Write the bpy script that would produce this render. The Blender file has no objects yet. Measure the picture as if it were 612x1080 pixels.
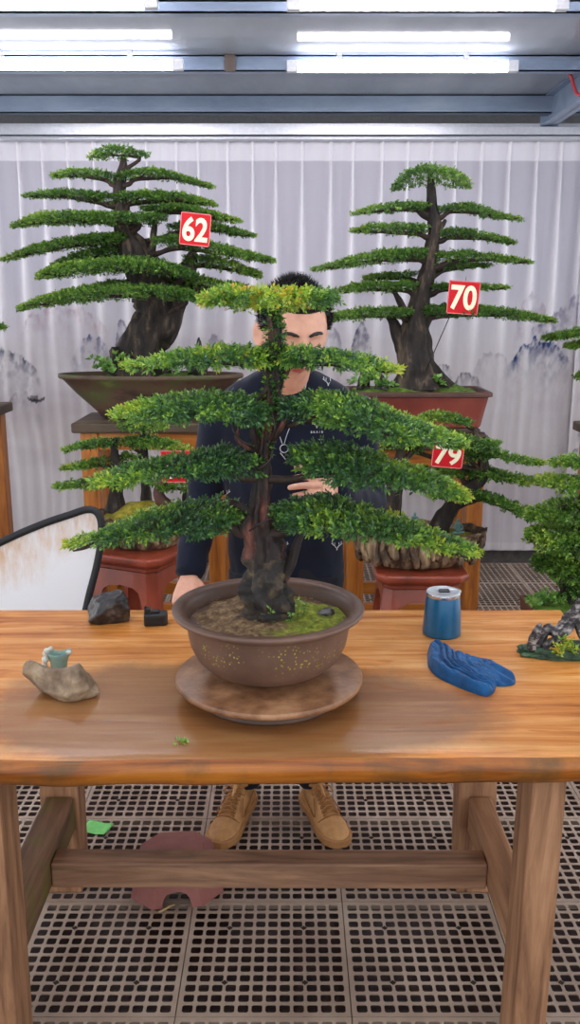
import bpy, bmesh, math, random
import numpy as np
from mathutils import Vector, Matrix, noise as mnoise
from mathutils.bvhtree import BVHTree

random.seed(7)
RNG = np.random.default_rng(11)
COL = bpy.context.scene.collection
PI = math.pi
R = math.radians

# ------------------------------------------------------------------ camera
CAM_H, PITCH, FPX = 1.58, R(13.3), 950.0
cam_data = bpy.data.cameras.new('camera')
cam = bpy.data.objects.new('camera', cam_data)
COL.objects.link(cam)
cam.location = (0, 0, CAM_H)
cam.rotation_euler = (PI / 2 - PITCH, 0, 0)
cam_data.sensor_fit = 'VERTICAL'
cam_data.sensor_height = 36.0
cam_data.lens = FPX / 1080 * 36.0
bpy.context.scene.camera = cam
CP, SP = math.cos(PITCH), math.sin(PITCH)

def P(px, py, D):
    """world point seen at photo position (px, py) when it stands D metres away"""
    a = (px - 306) / FPX
    b = (540 - py) / FPX
    d = np.array([a, CP + b * SP, -SP + b * CP])
    return np.array([0, 0, CAM_H]) + d * (D / d[1])

def mpp(px, py, D):
    """metres per photo pixel at that point"""
    p = P(px, py, D)
    ax = p[1] * CP + (CAM_H - p[2]) * SP
    return ax / FPX

def Dz(py, z):
    """distance at which photo row py meets height z"""
    b = (540 - py) / FPX
    return (z - CAM_H) * (CP + b * SP) / (-SP + b * CP)

# ------------------------------------------------------------------ object helpers
def thing(name, label, cat, loc, group=None, rz=0.0):
    o = bpy.data.objects.new(name, None)
    COL.objects.link(o)
    o.location = tuple(float(v) for v in loc)
    o.rotation_euler = (0, 0, rz)
    o.empty_display_size = 0.05
    o['label'] = label
    o['category'] = cat
    if group:
        o['group'] = group
    return o

def tag(o, label, cat, group=None):
    o['label'] = label
    o['category'] = cat
    if group:
        o['group'] = group
    return o

def root_of(o):
    while o.parent:
        o = o.parent
    return o

def me_np(name, verts, faces, mat, smooth=True):
    me = bpy.data.meshes.new(name)
    me.from_pydata([tuple(map(float, v)) for v in verts], [], faces)
    if mat:
        for m in (mat if isinstance(mat, (list, tuple)) else [mat]):
            me.materials.append(m)
    if smooth:
        me.polygons.foreach_set('use_smooth', [True] * len(me.polygons))
    me.update()
    return me

def link_mesh(name, me, parent=None, local=False):
    """mesh given in world coordinates (unless local) becomes one object"""
    o = bpy.data.objects.new(name, me)
    COL.objects.link(o)
    if parent:
        if not local:
            off = root_of(parent).location
            me.transform(Matrix.Translation(-off))
        o.parent = parent
    elif not local:
        n = len(me.vertices)
        co = np.empty(n * 3)
        me.vertices.foreach_get('co', co)
        co = co.reshape(-1, 3)
        lo, hi = co.min(0), co.max(0)
        off = Vector(((lo[0] + hi[0]) / 2, (lo[1] + hi[1]) / 2, lo[2]))
        me.transform(Matrix.Translation(-off))
        o.location = off
    return o

def obj(name, geo, mat, parent=None, smooth=True, local=False, bevel=0, segs=2, auto=None):
    verts, faces = geo
    me = me_np(name, verts, faces, mat, smooth)
    if auto is not None:
        me.set_sharp_from_angle(angle=R(auto))
    o = link_mesh(name, me, parent, local)
    if bevel:
        m = o.modifiers.new('bevel', 'BEVEL')
        m.width = bevel
        m.segments = segs
        m.limit_method = 'ANGLE'
        m.angle_limit = R(35)
        m.harden_normals = False
    return o

def struct(name, geo, mat, smooth=False, **k):
    o = obj(name, geo, mat, None, smooth, **k)
    o['kind'] = 'structure'
    return o

def join(*geos):
    V, F, n = [], [], 0
    for v, f in geos:
        V.extend([tuple(map(float, q)) for q in v])
        F.extend([tuple(i + n for i in q) for q in f])
        n += len(v)
    return V, F

def box(x0, x1, y0, y1, z0, z1):
    v = [(x0, y0, z0), (x1, y0, z0), (x1, y1, z0), (x0, y1, z0), (x0, y0, z1), (x1, y0, z1), (x1, y1, z1), (x0, y1, z1)]
    f = [(0, 3, 2, 1), (4, 5, 6, 7), (0, 1, 5, 4), (1, 2, 6, 5), (2, 3, 7, 6), (3, 0, 4, 7)]
    return v, f

def beam(a, b, w, h, up=(0, 0, 1), w2=None, h2=None):
    """bar from a to b, w wide and h high, optionally tapering"""
    a, b, up = Vector(a), Vector(b), Vector(up)
    d = (b - a).normalized()
    s = d.cross(up).normalized()
    u = s.cross(d).normalized()
    w2 = w2 or w
    h2 = h2 or h
    v = []
    for p, ww, hh in ((a, w, h), (b, w2, h2)):
        for i, j in ((-1, -1), (1, -1), (1, 1), (-1, 1)):
            v.append(tuple(p + s * (i * ww / 2) + u * (j * hh / 2)))
    f = [(0, 1, 2, 3), (7, 6, 5, 4), (0, 4, 5, 1), (1, 5, 6, 2), (2, 6, 7, 3), (3, 7, 4, 0)]
    return v, f

def catmull(pts, n):
    pts = np.asarray(pts, float)
    if len(pts) == 2:
        t = np.linspace(0, 1, n)[:, None]
        return pts[0] * (1 - t) + pts[1] * t
    p = np.vstack([2 * pts[0] - pts[1], pts, 2 * pts[-1] - pts[-2]])
    m = len(pts) - 1
    ts = np.linspace(0, m, n)
    k = np.minimum(ts.astype(int), m - 1)
    t = (ts - k)[:, None]
    p0, p1, p2, p3 = p[k], p[k + 1], p[k + 2], p[k + 3]
    return 0.5 * (2 * p1 + (p2 - p0) * t + (2 * p0 - 5 * p1 + 4 * p2 - p3) * t ** 2 + (3 * p1 - p0 - 3 * p2 + p3) * t ** 3)

def frames(c):
    t = np.gradient(c, axis=0)
    t /= np.linalg.norm(t, axis=1)[:, None] + 1e-12
    ref = np.array([0.0, 0, 1]) if abs(t[0][2]) < 0.8 else np.array([0.0, 1, 0])
    us, vs = [], []
    u = np.cross(ref, t[0])
    for k in range(len(c)):
        u = u - t[k] * np.dot(u, t[k])
        u /= np.linalg.norm(u) + 1e-12
        us.append(u)
        vs.append(np.cross(t[k], u))
    return t, np.array(us), np.array(vs)

def tube(pts, radii, n=24, seg=10, rough=0.0, ridges=0, freq=12.0, seed=0, flare=0.0, cap=True, flat=None):
    """swept tube; rough = relative bark displacement, ridges = lengthwise furrows"""
    pts = np.asarray(pts, float)
    pr = catmull(np.column_stack([pts, np.asarray(radii, float)]), n)
    c, r = pr[:, :3], np.maximum(pr[:, 3], 1e-4)
    t, u, v = frames(c)
    V = []
    for k in range(n):
        for j in range(seg):
            a = 2 * PI * j / seg
            rr = r[k]
            if rough:
                q = Vector((math.cos(a) * 1.3 + seed * 7.1, math.sin(a) * 1.3, 0)) + Vector(c[k]) * freq
                rr *= 1 + rough * (mnoise.noise(q) + 0.5 * mnoise.noise(q * 2.3))
                if ridges:
                    ph = 3.0 * mnoise.noise(Vector((seed * 3.3, 0, c[k][2] * freq * .35)))
                    rr *= 1 + rough * 0.45 * math.sin(ridges * a + ph)
                if flare:
                    f = max(0, 1 - k / (n * .25))
                    rr *= 1 + flare * f * f * (0.6 + .8 * math.sin(5 * a + seed))
            du = math.cos(a) * rr
            dv = math.sin(a) * rr
            if flat:
                du *= flat[0]
                dv *= flat[1]
            V.append(c[k] + u[k] * du + v[k] * dv)
    F = []
    for k in range(n - 1):
        for j in range(seg):
            j2 = (j + 1) % seg
            F.append((k * seg + j, k * seg + j2, (k + 1) * seg + j2, (k + 1) * seg + j))
    if cap:
        V.append(c[0] - t[0] * r[0] * .4)
        V.append(c[-1] + t[-1] * r[-1] * .5)
        a0, b0 = len(V) - 2, len(V) - 1
        for j in range(seg):
            j2 = (j + 1) % seg
            F.append((a0, j2, j))
            F.append((b0, (n - 1) * seg + j, (n - 1) * seg + j2))
    return V, F

def lathe(prof, seg=64, loc=(0, 0, 0), sx=1.0, sy=1.0, fn=None, closed=False):
    V = []
    for i, (r, z) in enumerate(prof):
        for j in range(seg):
            a = 2 * PI * j / seg
            rr, zz = (r, z) if fn is None else fn(r, z, a)
            V.append((loc[0] + rr * math.cos(a) * sx, loc[1] + rr * math.sin(a) * sy, loc[2] + zz))
    F = []
    m = len(prof)
    for i in range(m - 1):
        for j in range(seg):
            j2 = (j + 1) % seg
            F.append((i * seg + j, i * seg + j2, (i + 1) * seg + j2, (i + 1) * seg + j))
    F.append(tuple(range(seg))[::-1])
    F.append(tuple((m - 1) * seg + j for j in range(seg)))
    return V, F

def prism(poly, a, b, axis='z'):
    """2-D outline extruded between a and b along an axis"""
    n = len(poly)
    def put(p, h):
        if axis == 'z':
            return (p[0], p[1], h)
        if axis == 'y':
            return (p[0], h, p[1])
        return (h, p[0], p[1])
    V = [put(p, a) for p in poly] + [put(p, b) for p in poly]
    F = [tuple(range(n))[::-1], tuple(range(n, 2 * n))]
    for i in range(n):
        j = (i + 1) % n
        F.append((i, j, n + j, n + i))
    return V, F

def xform(geo, M):
    v, f = geo
    return [tuple(M @ Vector(tuple(map(float, q)))) for q in v], f

def ico(sub, loc=(0, 0, 0), s=(1, 1, 1), fn=None):
    bm = bmesh.new()
    bmesh.ops.create_icosphere(bm, subdivisions=sub, radius=1)
    V = []
    for v in bm.verts:
        p = v.co.copy()
        if fn:
            p = fn(p)
        V.append((p.x * s[0] + loc[0], p.y * s[1] + loc[1], p.z * s[2] + loc[2]))
    F = [tuple(q.index for q in f.verts) for f in bm.faces]
    bm.free()
    return V, F

def remesh(geo, voxel, smooth_it=4, factor=0.5):
    me = me_np('tmp', geo[0], geo[1], None)
    o = bpy.data.objects.new('tmp', me)
    COL.objects.link(o)
    m = o.modifiers.new('r', 'REMESH')
    m.mode = 'VOXEL'
    m.voxel_size = voxel
    if smooth_it:
        s = o.modifiers.new('s', 'SMOOTH')
        s.iterations = smooth_it
        s.factor = factor
    dg = bpy.context.evaluated_depsgraph_get()
    e = o.evaluated_get(dg)
    res = bpy.data.meshes.new_from_object(e)
    bpy.data.objects.remove(o)
    bpy.data.meshes.remove(me)
    return res

def geo_of(me):
    return [tuple(v.co) for v in me.vertices], [tuple(p.vertices) for p in me.polygons]

# ------------------------------------------------------------------ materials
def newmat(name):
    m = bpy.data.materials.new(name)
    m.use_nodes = True
    nt = m.node_tree
    b = nt.nodes['Principled BSDF']
    return m, nt, b

def ramp(nt, fac, stops, interp='LINEAR'):
    r = nt.nodes.new('ShaderNodeValToRGB')
    r.color_ramp.interpolation = interp
    el = r.color_ramp.elements
    while len(el) < len(stops):
        el.new(0.5)
    for e, (p, c) in zip(el, stops):
        e.position = p
        e.color = (c[0], c[1], c[2], 1)
    nt.links.new(fac, r.inputs['Fac'])
    return r.outputs['Color']

def coords(nt, scale=(1, 1, 1), kind='Object', rot=(0, 0, 0)):
    tc = nt.nodes.new('ShaderNodeTexCoord')
    mp = nt.nodes.new('ShaderNodeMapping')
    mp.inputs['Scale'].default_value = scale
    mp.inputs['Rotation'].default_value = rot
    nt.links.new(tc.outputs[kind], mp.inputs['Vector'])
    return mp.outputs['Vector']

def noise_tex(nt, vec, scale, detail=6, rough=.6, dist=0.0):
    n = nt.nodes.new('ShaderNodeTexNoise')
    n.inputs['Scale'].default_value = scale
    n.inputs['Detail'].default_value = detail
    n.inputs['Roughness'].default_value = rough
    n.inputs['Distortion'].default_value = dist
    nt.links.new(vec, n.inputs['Vector'])
    return n.outputs['Fac']

def bump(nt, b, height, strength=.3, dist=.01):
    n = nt.nodes.new('ShaderNodeBump')
    n.inputs['Strength'].default_value = strength
    n.inputs['Distance'].default_value = dist
    nt.links.new(height, n.inputs['Height'])
    nt.links.new(n.outputs['Normal'], b.inputs['Normal'])

def mixc(nt, fac, a, b, mode='MIX'):
    n = nt.nodes.new('ShaderNodeMix')
    n.data_type = 'RGBA'
    n.blend_type = mode
    if hasattr(fac, 'links'):
        nt.links.new(fac, n.inputs[0])
    else:
        n.inputs[0].default_value = fac
    for s, v in ((6, a), (7, b)):
        if hasattr(v, 'links'):
            nt.links.new(v, n.inputs[s])
        else:
            n.inputs[s].default_value = (v[0], v[1], v[2], 1)
    return n.outputs[2]

def math_node(nt, op, a, b=None, clamp=False):
    n = nt.nodes.new('ShaderNodeMath')
    n.operation = op
    n.use_clamp = clamp
    for i, v in enumerate((a, b)):
        if v is None:
            continue
        if hasattr(v, 'links'):
            nt.links.new(v, n.inputs[i])
        else:
            n.inputs[i].default_value = v
    return n.outputs[0]

def srgb(r, g, b):
    def f(c):
        c /= 255
        return c / 12.92 if c <= .04045 else ((c + .055) / 1.055) ** 2.4
    return (f(r), f(g), f(b))

def noisy(name, stops, scale=10, rough=.6, detail=6, stretch=(1, 1, 1), bump_s=.2, bump_d=.005, metallic=0, spec=.5, dist=0, coat=0, kind='Object'):
    m, nt, b = newmat(name)
    v = coords(nt, stretch, kind)
    n = noise_tex(nt, v, scale, detail, .62, dist)
    c = ramp(nt, n, stops)
    nt.links.new(c, b.inputs['Base Color'])
    b.inputs['Roughness'].default_value = rough
    b.inputs['Metallic'].default_value = metallic
    b.inputs['Specular IOR Level'].default_value = spec
    b.inputs['Coat Weight'].default_value = coat
    if bump_s:
        bump(nt, b, n, bump_s, bump_d)
    return m

def wood(name, dark, mid, light, axis=0, scale=6, rough=.45, stretch=14, spec=.5, extra=None):
    """long-grained timber; axis = grain direction"""
    m, nt, b = newmat(name)
    s = [stretch, stretch, stretch]
    s[axis] = 1.0
    v = coords(nt, tuple(s))
    n = noise_tex(nt, v, scale * .3, 8, .65, .6)
    n2 = noise_tex(nt, coords(nt, (1, 1, 1)), 3.0, 4, .6)
    c = ramp(nt, n, [(.28, dark), (.48, mid), (.72, light)])
    c2 = ramp(nt, n2, [(.3, (.62, .58, .55)), (.65, (1, 1, 1))])
    c = mixc(nt, .7, c, c2, 'MULTIPLY')
    if extra:
        c = extra(nt, c)
    nt.links.new(c, b.inputs['Base Color'])
    b.inputs['Roughness'].default_value = rough
    b.inputs['Specular IOR Level'].default_value = spec
    bump(nt, b, n, .25, .003)
    return m

def plain(name, c, rough=.5, metallic=0, spec=.5, coat=0):
    m, nt, b = newmat(name)
    b.inputs['Base Color'].default_value = (*c, 1)
    b.inputs['Roughness'].default_value = rough
    b.inputs['Metallic'].default_value = metallic
    b.inputs['Specular IOR Level'].default_value = spec
    b.inputs['Coat Weight'].default_value = coat
    # faint surface variation
    n = noise_tex(nt, coords(nt), 60, 3)
    c2 = ramp(nt, n, [(.3, tuple(x * .9 for x in c)), (.7, tuple(min(1, x * 1.06) for x in c))])
    nt.links.new(c2, b.inputs['Base Color'])
    return m

def leaf_mat(name, old, mature, fresh, young, blossom):
    """leaf colour from the age of the leaf (tone) and from leaf to leaf"""
    m, nt, b = newmat(name)
    at = nt.nodes.new('ShaderNodeAttribute')
    at.attribute_name = 'tone'
    g = nt.nodes.new('ShaderNodeNewGeometry')
    rnd = math_node(nt, 'SUBTRACT', g.outputs['Random Per Island'], .5)
    rnd = math_node(nt, 'MULTIPLY', rnd, .3)
    f = math_node(nt, 'ADD', at.outputs['Fac'], rnd, True)
    c = ramp(nt, f, [(0, old), (.28, mature), (.55, fresh), (.8, young), (1, blossom)])
    nt.links.new(c, b.inputs['Base Color'])
    b.inputs['Roughness'].default_value = .38
    b.inputs['Specular IOR Level'].default_value = .6
    tr = nt.nodes.new('ShaderNodeBsdfTranslucent')
    nt.links.new(c, tr.inputs['Color'])
    mx = nt.nodes.new('ShaderNodeMixShader')
    mx.inputs[0].default_value = .18
    nt.links.new(b.outputs[0], mx.inputs[1])
    nt.links.new(tr.outputs[0], mx.inputs[2])
    nt.links.new(mx.outputs[0], nt.nodes['Material Output'].inputs['Surface'])
    return m

# ================================================================== SETTING
M_grate = noisy('grating_plastic', [(.3, srgb(140, 120, 106)), (.55, srgb(170, 150, 134)), (.75, srgb(194, 176, 160))], 3.5, .55, bump_s=.05)
M_plug = plain('grating_plug', srgb(40, 32, 30), .7)
M_under = noisy('wet_ground', [(.3, srgb(26, 16, 14)), (.55, srgb(52, 34, 30)), (.75, srgb(86, 56, 46))], 16, .45, bump_s=.3)
M_wall = plain('painted_wall', srgb(205, 203, 205), .7)
M_ceil = newmat('ceiling_sheet')
def _ceil():
    m, nt, b = M_ceil
    v = coords(nt, (1, .25, 1))
    n = noise_tex(nt, v, 3, 5, .6)
    c = ramp(nt, n, [(.3, srgb(160, 165, 177)), (.6, srgb(178, 183, 194)), (.8, srgb(190, 194, 203))])
    nt.links.new(c, b.inputs['Base Color'])
    b.inputs['Roughness'].default_value = .07
    b.inputs['Specular IOR Level'].default_value = .06
    w = nt.nodes.new('ShaderNodeTexWave')
    w.inputs['Scale'].default_value = 4.2
    w.inputs['Distortion'].default_value = .4
    w.wave_profile = 'SIN'
    nt.links.new(coords(nt), w.inputs['Vector'])
    bump(nt, b, w.outputs['Fac'], .05, .003)
_ceil()
M_ceil = M_ceil[0]
M_steel = noisy('painted_steel', [(.3, srgb(118, 134, 160)), (.6, srgb(150, 165, 188)), (.8, srgb(172, 184, 202))], 5, .45, stretch=(.4, 1, 1), bump_s=.1)
M_rail = plain('rail_aluminium', srgb(196, 198, 206), .3, .35)
M_kerb = noisy('kerb_concrete', [(.3, srgb(70, 66, 64)), (.7, srgb(120, 114, 108))], 14, .9)

# ground under the mats, grating mats over it
struct('floor', box(-3.2, 3.2, -1.5, 5.9, -.16, -.085), M_under)

MAT = .40
def grating():
    n = 12
    cell = (MAT - .018) / n
    V, F, MI = [], [], []
    hole = cell * .385
    ch = hole * .3
    def add_mat(ox, oy):
        o0 = -MAT / 2 + .009
        for i in range(n):
            for j in range(n):
                cx = ox + o0 + (i + .5) * cell
                cy = oy + o0 + (j + .5) * cell
                h = cell / 2
                b = len(V)
                V.extend([(cx - h, cy - h, 0), (cx + h, cy - h, 0), (cx + h, cy + h, 0), (cx - h, cy + h, 0)])
                oc = [(-hole + ch, -hole), (hole - ch, -hole), (hole, -hole + ch), (hole, hole - ch), (hole - ch, hole), (-hole + ch, hole), (-hole, hole - ch), (-hole, -hole + ch)]
                V.extend([(cx + p[0], cy + p[1], 0) for p in oc])
                V.extend([(cx + p[0] * 1.02, cy + p[1] * 1.02, -.003) for p in oc])
                a = b + 4
                F.extend([(b, b + 1, a + 1, a), (b + 1, b + 2, a + 3, a + 2), (b + 2, b + 3, a + 5, a + 4), (b + 3, b, a + 7, a + 6),
                          (b + 1, a + 2, a + 1), (b + 2, a + 4, a + 3), (b + 3, a + 6, a + 5), (b, a, a + 7)])
                MI.extend([0] * 8)
                for k in range(8):
                    k2 = (k + 1) % 8
                    F.append((a + k, a + k2, a + 8 + k2, a + 8 + k))
                MI.extend([0] * 8)
        # rim of the mat
        e, q = MAT / 2 - .0012, MAT / 2 - .009
        b = len(V)
        for s in (e, q):
            V.extend([(ox - s, oy - s, 0), (ox + s, oy - s, 0), (ox + s, oy + s, 0), (ox - s, oy + s, 0)])
        V.extend([(ox - e, oy - e, -.022), (ox + e, oy - e, -.022), (ox + e, oy + e, -.022), (ox - e, oy + e, -.022)])
        for k in range(4):
            k2 = (k + 1) % 4
            F.append((b + k, b + k2, b + 4 + k2, b + 4 + k))
            F.append((b + k2, b + k, b + 8 + k, b + 8 + k2))
        MI.extend([0] * 8)
        for sx in (-1, 1):
            for sy in (-1, 1):
                px, py = ox + sx * 3 * cell, oy + sy * 3 * cell
                d = cell * .26
                b = len(V)
                V.extend([(px - d, py, .0006), (px, py - d, .0006), (px + d, py, .0006), (px, py + d, .0006)])
                F.append((b, b + 1, b + 2, b + 3))
                MI.append(1)
    for i in range(-4, 5):
        for j in range(-1, 9):
            add_mat(-.06 + i * MAT, 1.92 + j * MAT)
    me = me_np('floor_grating', V, F, [M_grate, M_plug], False)
    me.polygons.foreach_set('material_index', MI)
    o = link_mesh('floor_grating', me)
    o['kind'] = 'structure'
grating()

WALL_Y = 5.72
struct('wall_back', box(-3.2, 3.2, WALL_Y, WALL_Y + .08, -.085, 2.95), M_wall)
CEIL = 2.67
struct('ceiling', box(-3.2, 3.2, .3, WALL_Y, CEIL, CEIL + .05), M_ceil)
# kerb the curtain hangs over
struct('baseboard_back', box(-3.2, 3.2, WALL_Y - .14, WALL_Y - .001, -.085, .055), M_kerb, bevel=.006)
# purlins: channel sections hanging below the sheet
def channel(y, z0, z1):
    return join(box(-3.2, 3.2, y, y + .006, z0, z1), box(-3.2, 3.2, y, y + .05, z0, z0 + .006), box(-3.2, 3.2, y, y + .05, z1 - .006, z1))
struct('trim_1', channel(4.50, 2.60, CEIL - .001), M_steel)
struct('trim_2', channel(5.32, 2.575, CEIL - .001), M_steel)
struct('trim_5', channel(3.72, 2.625, CEIL - .001), M_steel)
# clips on the first purlin and the rafter running out from the wall
struct('trim_3', box(-.30, -.25, 4.484, 4.499, 2.595, 2.668), plain('rust', srgb(110, 96, 92), .8))
struct('trim_4', join(box(1.44, 1.446, .3, 5.40, 2.52, 2.668), box(1.40, 1.48, .3, 5.40, 2.52, 2.526), box(1.40, 1.48, .3, 5.40, 2.662, 2.668)), M_steel)
struct('trim_6', box(1.40, 1.50, 5.395, 5.419, 2.50, 2.66), M_steel, bevel=.003)
# double curtain rail under the wall plate
rail = join(box(-3.0, 3.0, 5.36, 5.40, 2.475, 2.50), box(-3.0, 3.0, 5.34, 5.345, 2.468, 2.507), box(-3.0, 3.0, 5.40, 5.52, 2.49, 2.535), box(-3.0, 3.0, 5.40, 5.52, 2.455, 2.470), box(-3.0, 3.0, 5.52, WALL_Y - .001, 2.52, 2.53))
struct('trim_7', rail, M_rail)

# ------------------------------------------------------------------ curtain with an ink-wash print
def smooth(a, b, x):
    t = np.clip((x - a) / (b - a), 0, 1)
    return t * t * (3 - 2 * t)

def vnoise(x, y, seed=0):
    """value noise on arrays"""
    xi, yi = np.floor(x).astype(int), np.floor(y).astype(int)
    xf, yf = x - xi, y - yi
    xf, yf = xf * xf * (3 - 2 * xf), yf * yf * (3 - 2 * yf)
    def h(i, j):
        n = (i * 374761393 + j * 668265263 + seed * 974711) & 0x7fffffff
        n = ((n ^ (n >> 13)) * 1274126177) & 0x7fffffff
        return ((n ^ (n >> 16)) & 0xffff) / 65535.0
    a = h(xi, yi) * (1 - xf) + h(xi + 1, yi) * xf
    b = h(xi, yi + 1) * (1 - xf) + h(xi + 1, yi + 1) * xf
    return a * (1 - yf) + b * yf

def fbm(x, y, seed=0, o=5):
    s, a, t = 0, .5, 0
    for k in range(o):
        s = s + a * vnoise(x * 2 ** k, y * 2 ** k, seed + k)
        t += a
        a *= .55
    return s / t

CURT_Y = 5.50
def curtain(name, x0, x1, label, ystep=0.0, seed=3, z0=.03, z1=2.462):
    nx = int((x1 - x0) / .0052)
    nz = 300
    xs = np.linspace(x0, x1, nx)
    zs = np.linspace(z0, z1, nz)
    X, Z = np.meshgrid(xs, zs)
    down = (z1 - Z) / (z1 - z0)
    sp = .148
    drift = (fbm(X * 1.6, Z * .5, seed) - .5) * .16 * smooth(.02, .8, down)
    u = (X + drift) / sp + .25 * (vnoise(np.floor(X / sp), X * 0, seed) - .5)
    ph = (u - np.floor(u) - .5) * sp
    sig = .007 + .020 * smooth(0, .5, down)
    ridge = np.exp(-(ph / sig) ** 2)
    Y = CURT_Y + ystep - .036 * ridge * (1 - .6 * down) - .018 * (fbm(X * 5, Z * .8, seed + 9) - .5) * smooth(0, .25, down) + .008 * np.cos(ph / sp * 2 * PI)
    V = np.column_stack([X.ravel(), Y.ravel(), Z.ravel()])
    idx = np.arange(nx * nz).reshape(nz, nx)
    Fq = np.column_stack([idx[:-1, :-1].ravel(), idx[:-1, 1:].ravel(), idx[1:, 1:].ravel(), idx[1:, :-1].ravel()])
    me = bpy.data.meshes.new(name)
    me.vertices.add(len(V))
    me.vertices.foreach_set('co', V.ravel())
    me.loops.add(Fq.size)
    me.loops.foreach_set('vertex_index', Fq.ravel())
    me.polygons.add(len(Fq))
    me.polygons.foreach_set('loop_start', np.arange(0, Fq.size, 4))
    me.polygons.foreach_set('use_smooth', [True] * len(Fq))
    me.update()
    # printed picture, laid out on the cloth (cloth coordinates: metres across and up)
    base = np.array(srgb(214, 210, 219))
    C = np.ones((nz, nx, 3)) * base
    # doubled cloth in the pleats and in the heading tape reads whiter, single sheer cloth greyer
    dbl = np.clip(np.exp(-(ph / (sig * 1.1)) ** 2) * (1 - .6 * smooth(.3, 1, down)) * .9 + .55 * (down < .045), 0, 1)
    sheer = np.array(srgb(184, 181, 192))
    white = np.array(srgb(243, 240, 246))
    C = sheer * (1 - dbl[..., None]) + white * dbl[..., None]
    # lower part: dense print ground, painted paler to offset weaker light low down
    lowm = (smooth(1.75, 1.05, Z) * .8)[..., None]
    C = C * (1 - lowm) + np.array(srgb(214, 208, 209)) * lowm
    def lay(mask, col):
        nonlocal C
        m = np.clip(mask, 0, 1)[..., None]
        C = C * (1 - m) + C * np.array(srgb(*col)) / .8 * m * .9 + 0 * m
    # mist bands of the wash
    band = smooth(1.75, 1.25, Z)
    wash = fbm(X * 1.3 + 5, Z * 3.2, 21)
    lay(band * smooth(.42, .75, wash) * .40, (196, 190, 200))
    lay(band * smooth(.5, .8, fbm(X * .9 + 11, Z * 2.4, 33)) * .4, (206, 198, 192))
    lay(smooth(1.5, .9, Z) * .25, (218, 213, 212))
    # mountains: (x, z of the peak, half width, drop, colour, strength)
    pk = [(1.50, 1.36, .17, .20, (48, 78, 130), 1.15), (1.55, 1.46, .10, .10, (80, 96, 130), .8), (1.74, 1.62, .22, .5, (140, 132, 160), .6), (1.45, 1.64, .10, .42, (170, 150, 165), .45),
          (-1.19, 1.38, .12, .22, (96, 110, 140), .8), (-1.00, 1.47, .055, .34, (130, 130, 150), .75), (-.86, 1.30, .06, .2, (110, 110, 130), .5),
          (.43, 1.46, .065, .32, (104, 108, 128), .85), (.25, 1.44, .06, .24, (140, 138, 156), .65), (-.45, 1.40, .07, .26, (140, 138, 156), .6),
          (.93, 1.22, .05, .13, (96, 94, 112), .85), (1.07, 1.17, .075, .13, (104, 100, 118), .8), (1.22, 1.30, .10, .2, (170, 164, 176), .5),
          (-1.70, 1.30, .17, .26, (100, 106, 126), .85), (-1.62, 1.05, .1, .12, (120, 116, 130), .6),
          (-1.36, 1.56, .24, .2, (190, 160, 164), .5), (.50, 1.73, .07, .1, (190, 150, 150), .5), (-2.2, 1.4, .25, .3, (120, 124, 150), .7), (2.2, 1.5, .3, .4, (110, 118, 150), .7),
          (1.80, .86, .05, .10, (84, 84, 88), .8), (1.76, .72, .03, .06, (84, 84, 88), .7), (.75, 1.33, .05, .2, (160, 156, 170), .5)]
    for k, (cx, cz, hw, dr, col, st) in enumerate(pk):
        q = np.abs(X - cx + .03 * (fbm(X * 9, Z * 9, 60 + k) - .5)) / hw
        top = cz - dr * .5 * q ** 2.2 + (.05 + .25 * hw) * (fbm(X * 30, Z * 9, 90 + k) - .45) - .02
        d = top - Z
        m = smooth(0, .006, d) * np.exp(-np.clip(d, 0, 9) / (dr * .45)) * (q < 1.25) * smooth(1.25, .8, q)
        tex = .1 + 1.25 * smooth(.3, .7, fbm(X * 40, Z * 22, 130 + k))
        lay(m * st * tex, col)
    # a small boat
    bx, bz = -1.545, .975
    d = np.maximum(np.abs(X - bx) / .05, np.abs(Z - bz - .4 * (X - bx) ** 2 / .05) / .010)
    lay((d < 1) * .85, (70, 66, 70))
    d = np.maximum(np.abs(X - bx + .012) / .022, np.abs(Z - bz - .018) / .014)
    lay((d < 1) * (.5 + .4 * fbm(X * 120, Z * 120, 7)), (80, 76, 80))
    # hem
    hem = (Z < z0 + .05)
    C[hem] = np.minimum(1, C[hem] * 1.1)
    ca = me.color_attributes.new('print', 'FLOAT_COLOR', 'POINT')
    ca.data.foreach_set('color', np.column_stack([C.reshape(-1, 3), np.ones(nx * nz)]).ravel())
    me.materials.append(M_curtain)
    o = link_mesh(name, me)
    tag(o, label, 'curtain')
    s = o.modifiers.new('thick', 'SOLIDIFY')
    s.thickness = .002
    return o

def _mc():
    m, nt, b = newmat('printed_sheer')
    a = nt.nodes.new('ShaderNodeVertexColor')
    a.layer_name = 'print'
    nt.links.new(a.outputs['Color'], b.inputs['Base Color'])
    b.inputs['Roughness'].default_value = .8
    b.inputs['Specular IOR Level'].default_value = .15
    w = noise_tex(nt, coords(nt, (1, 1, 1)), 500, 2)
    bump(nt, b, w, .05, .001)
    return m
M_curtain = _mc()
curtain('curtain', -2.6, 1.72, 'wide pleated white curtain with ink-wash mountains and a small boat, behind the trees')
curtain('curtain', 1.70, 2.7, 'end of a second pale curtain overlapping at the far right edge of the photo', -.05, 8)

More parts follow.
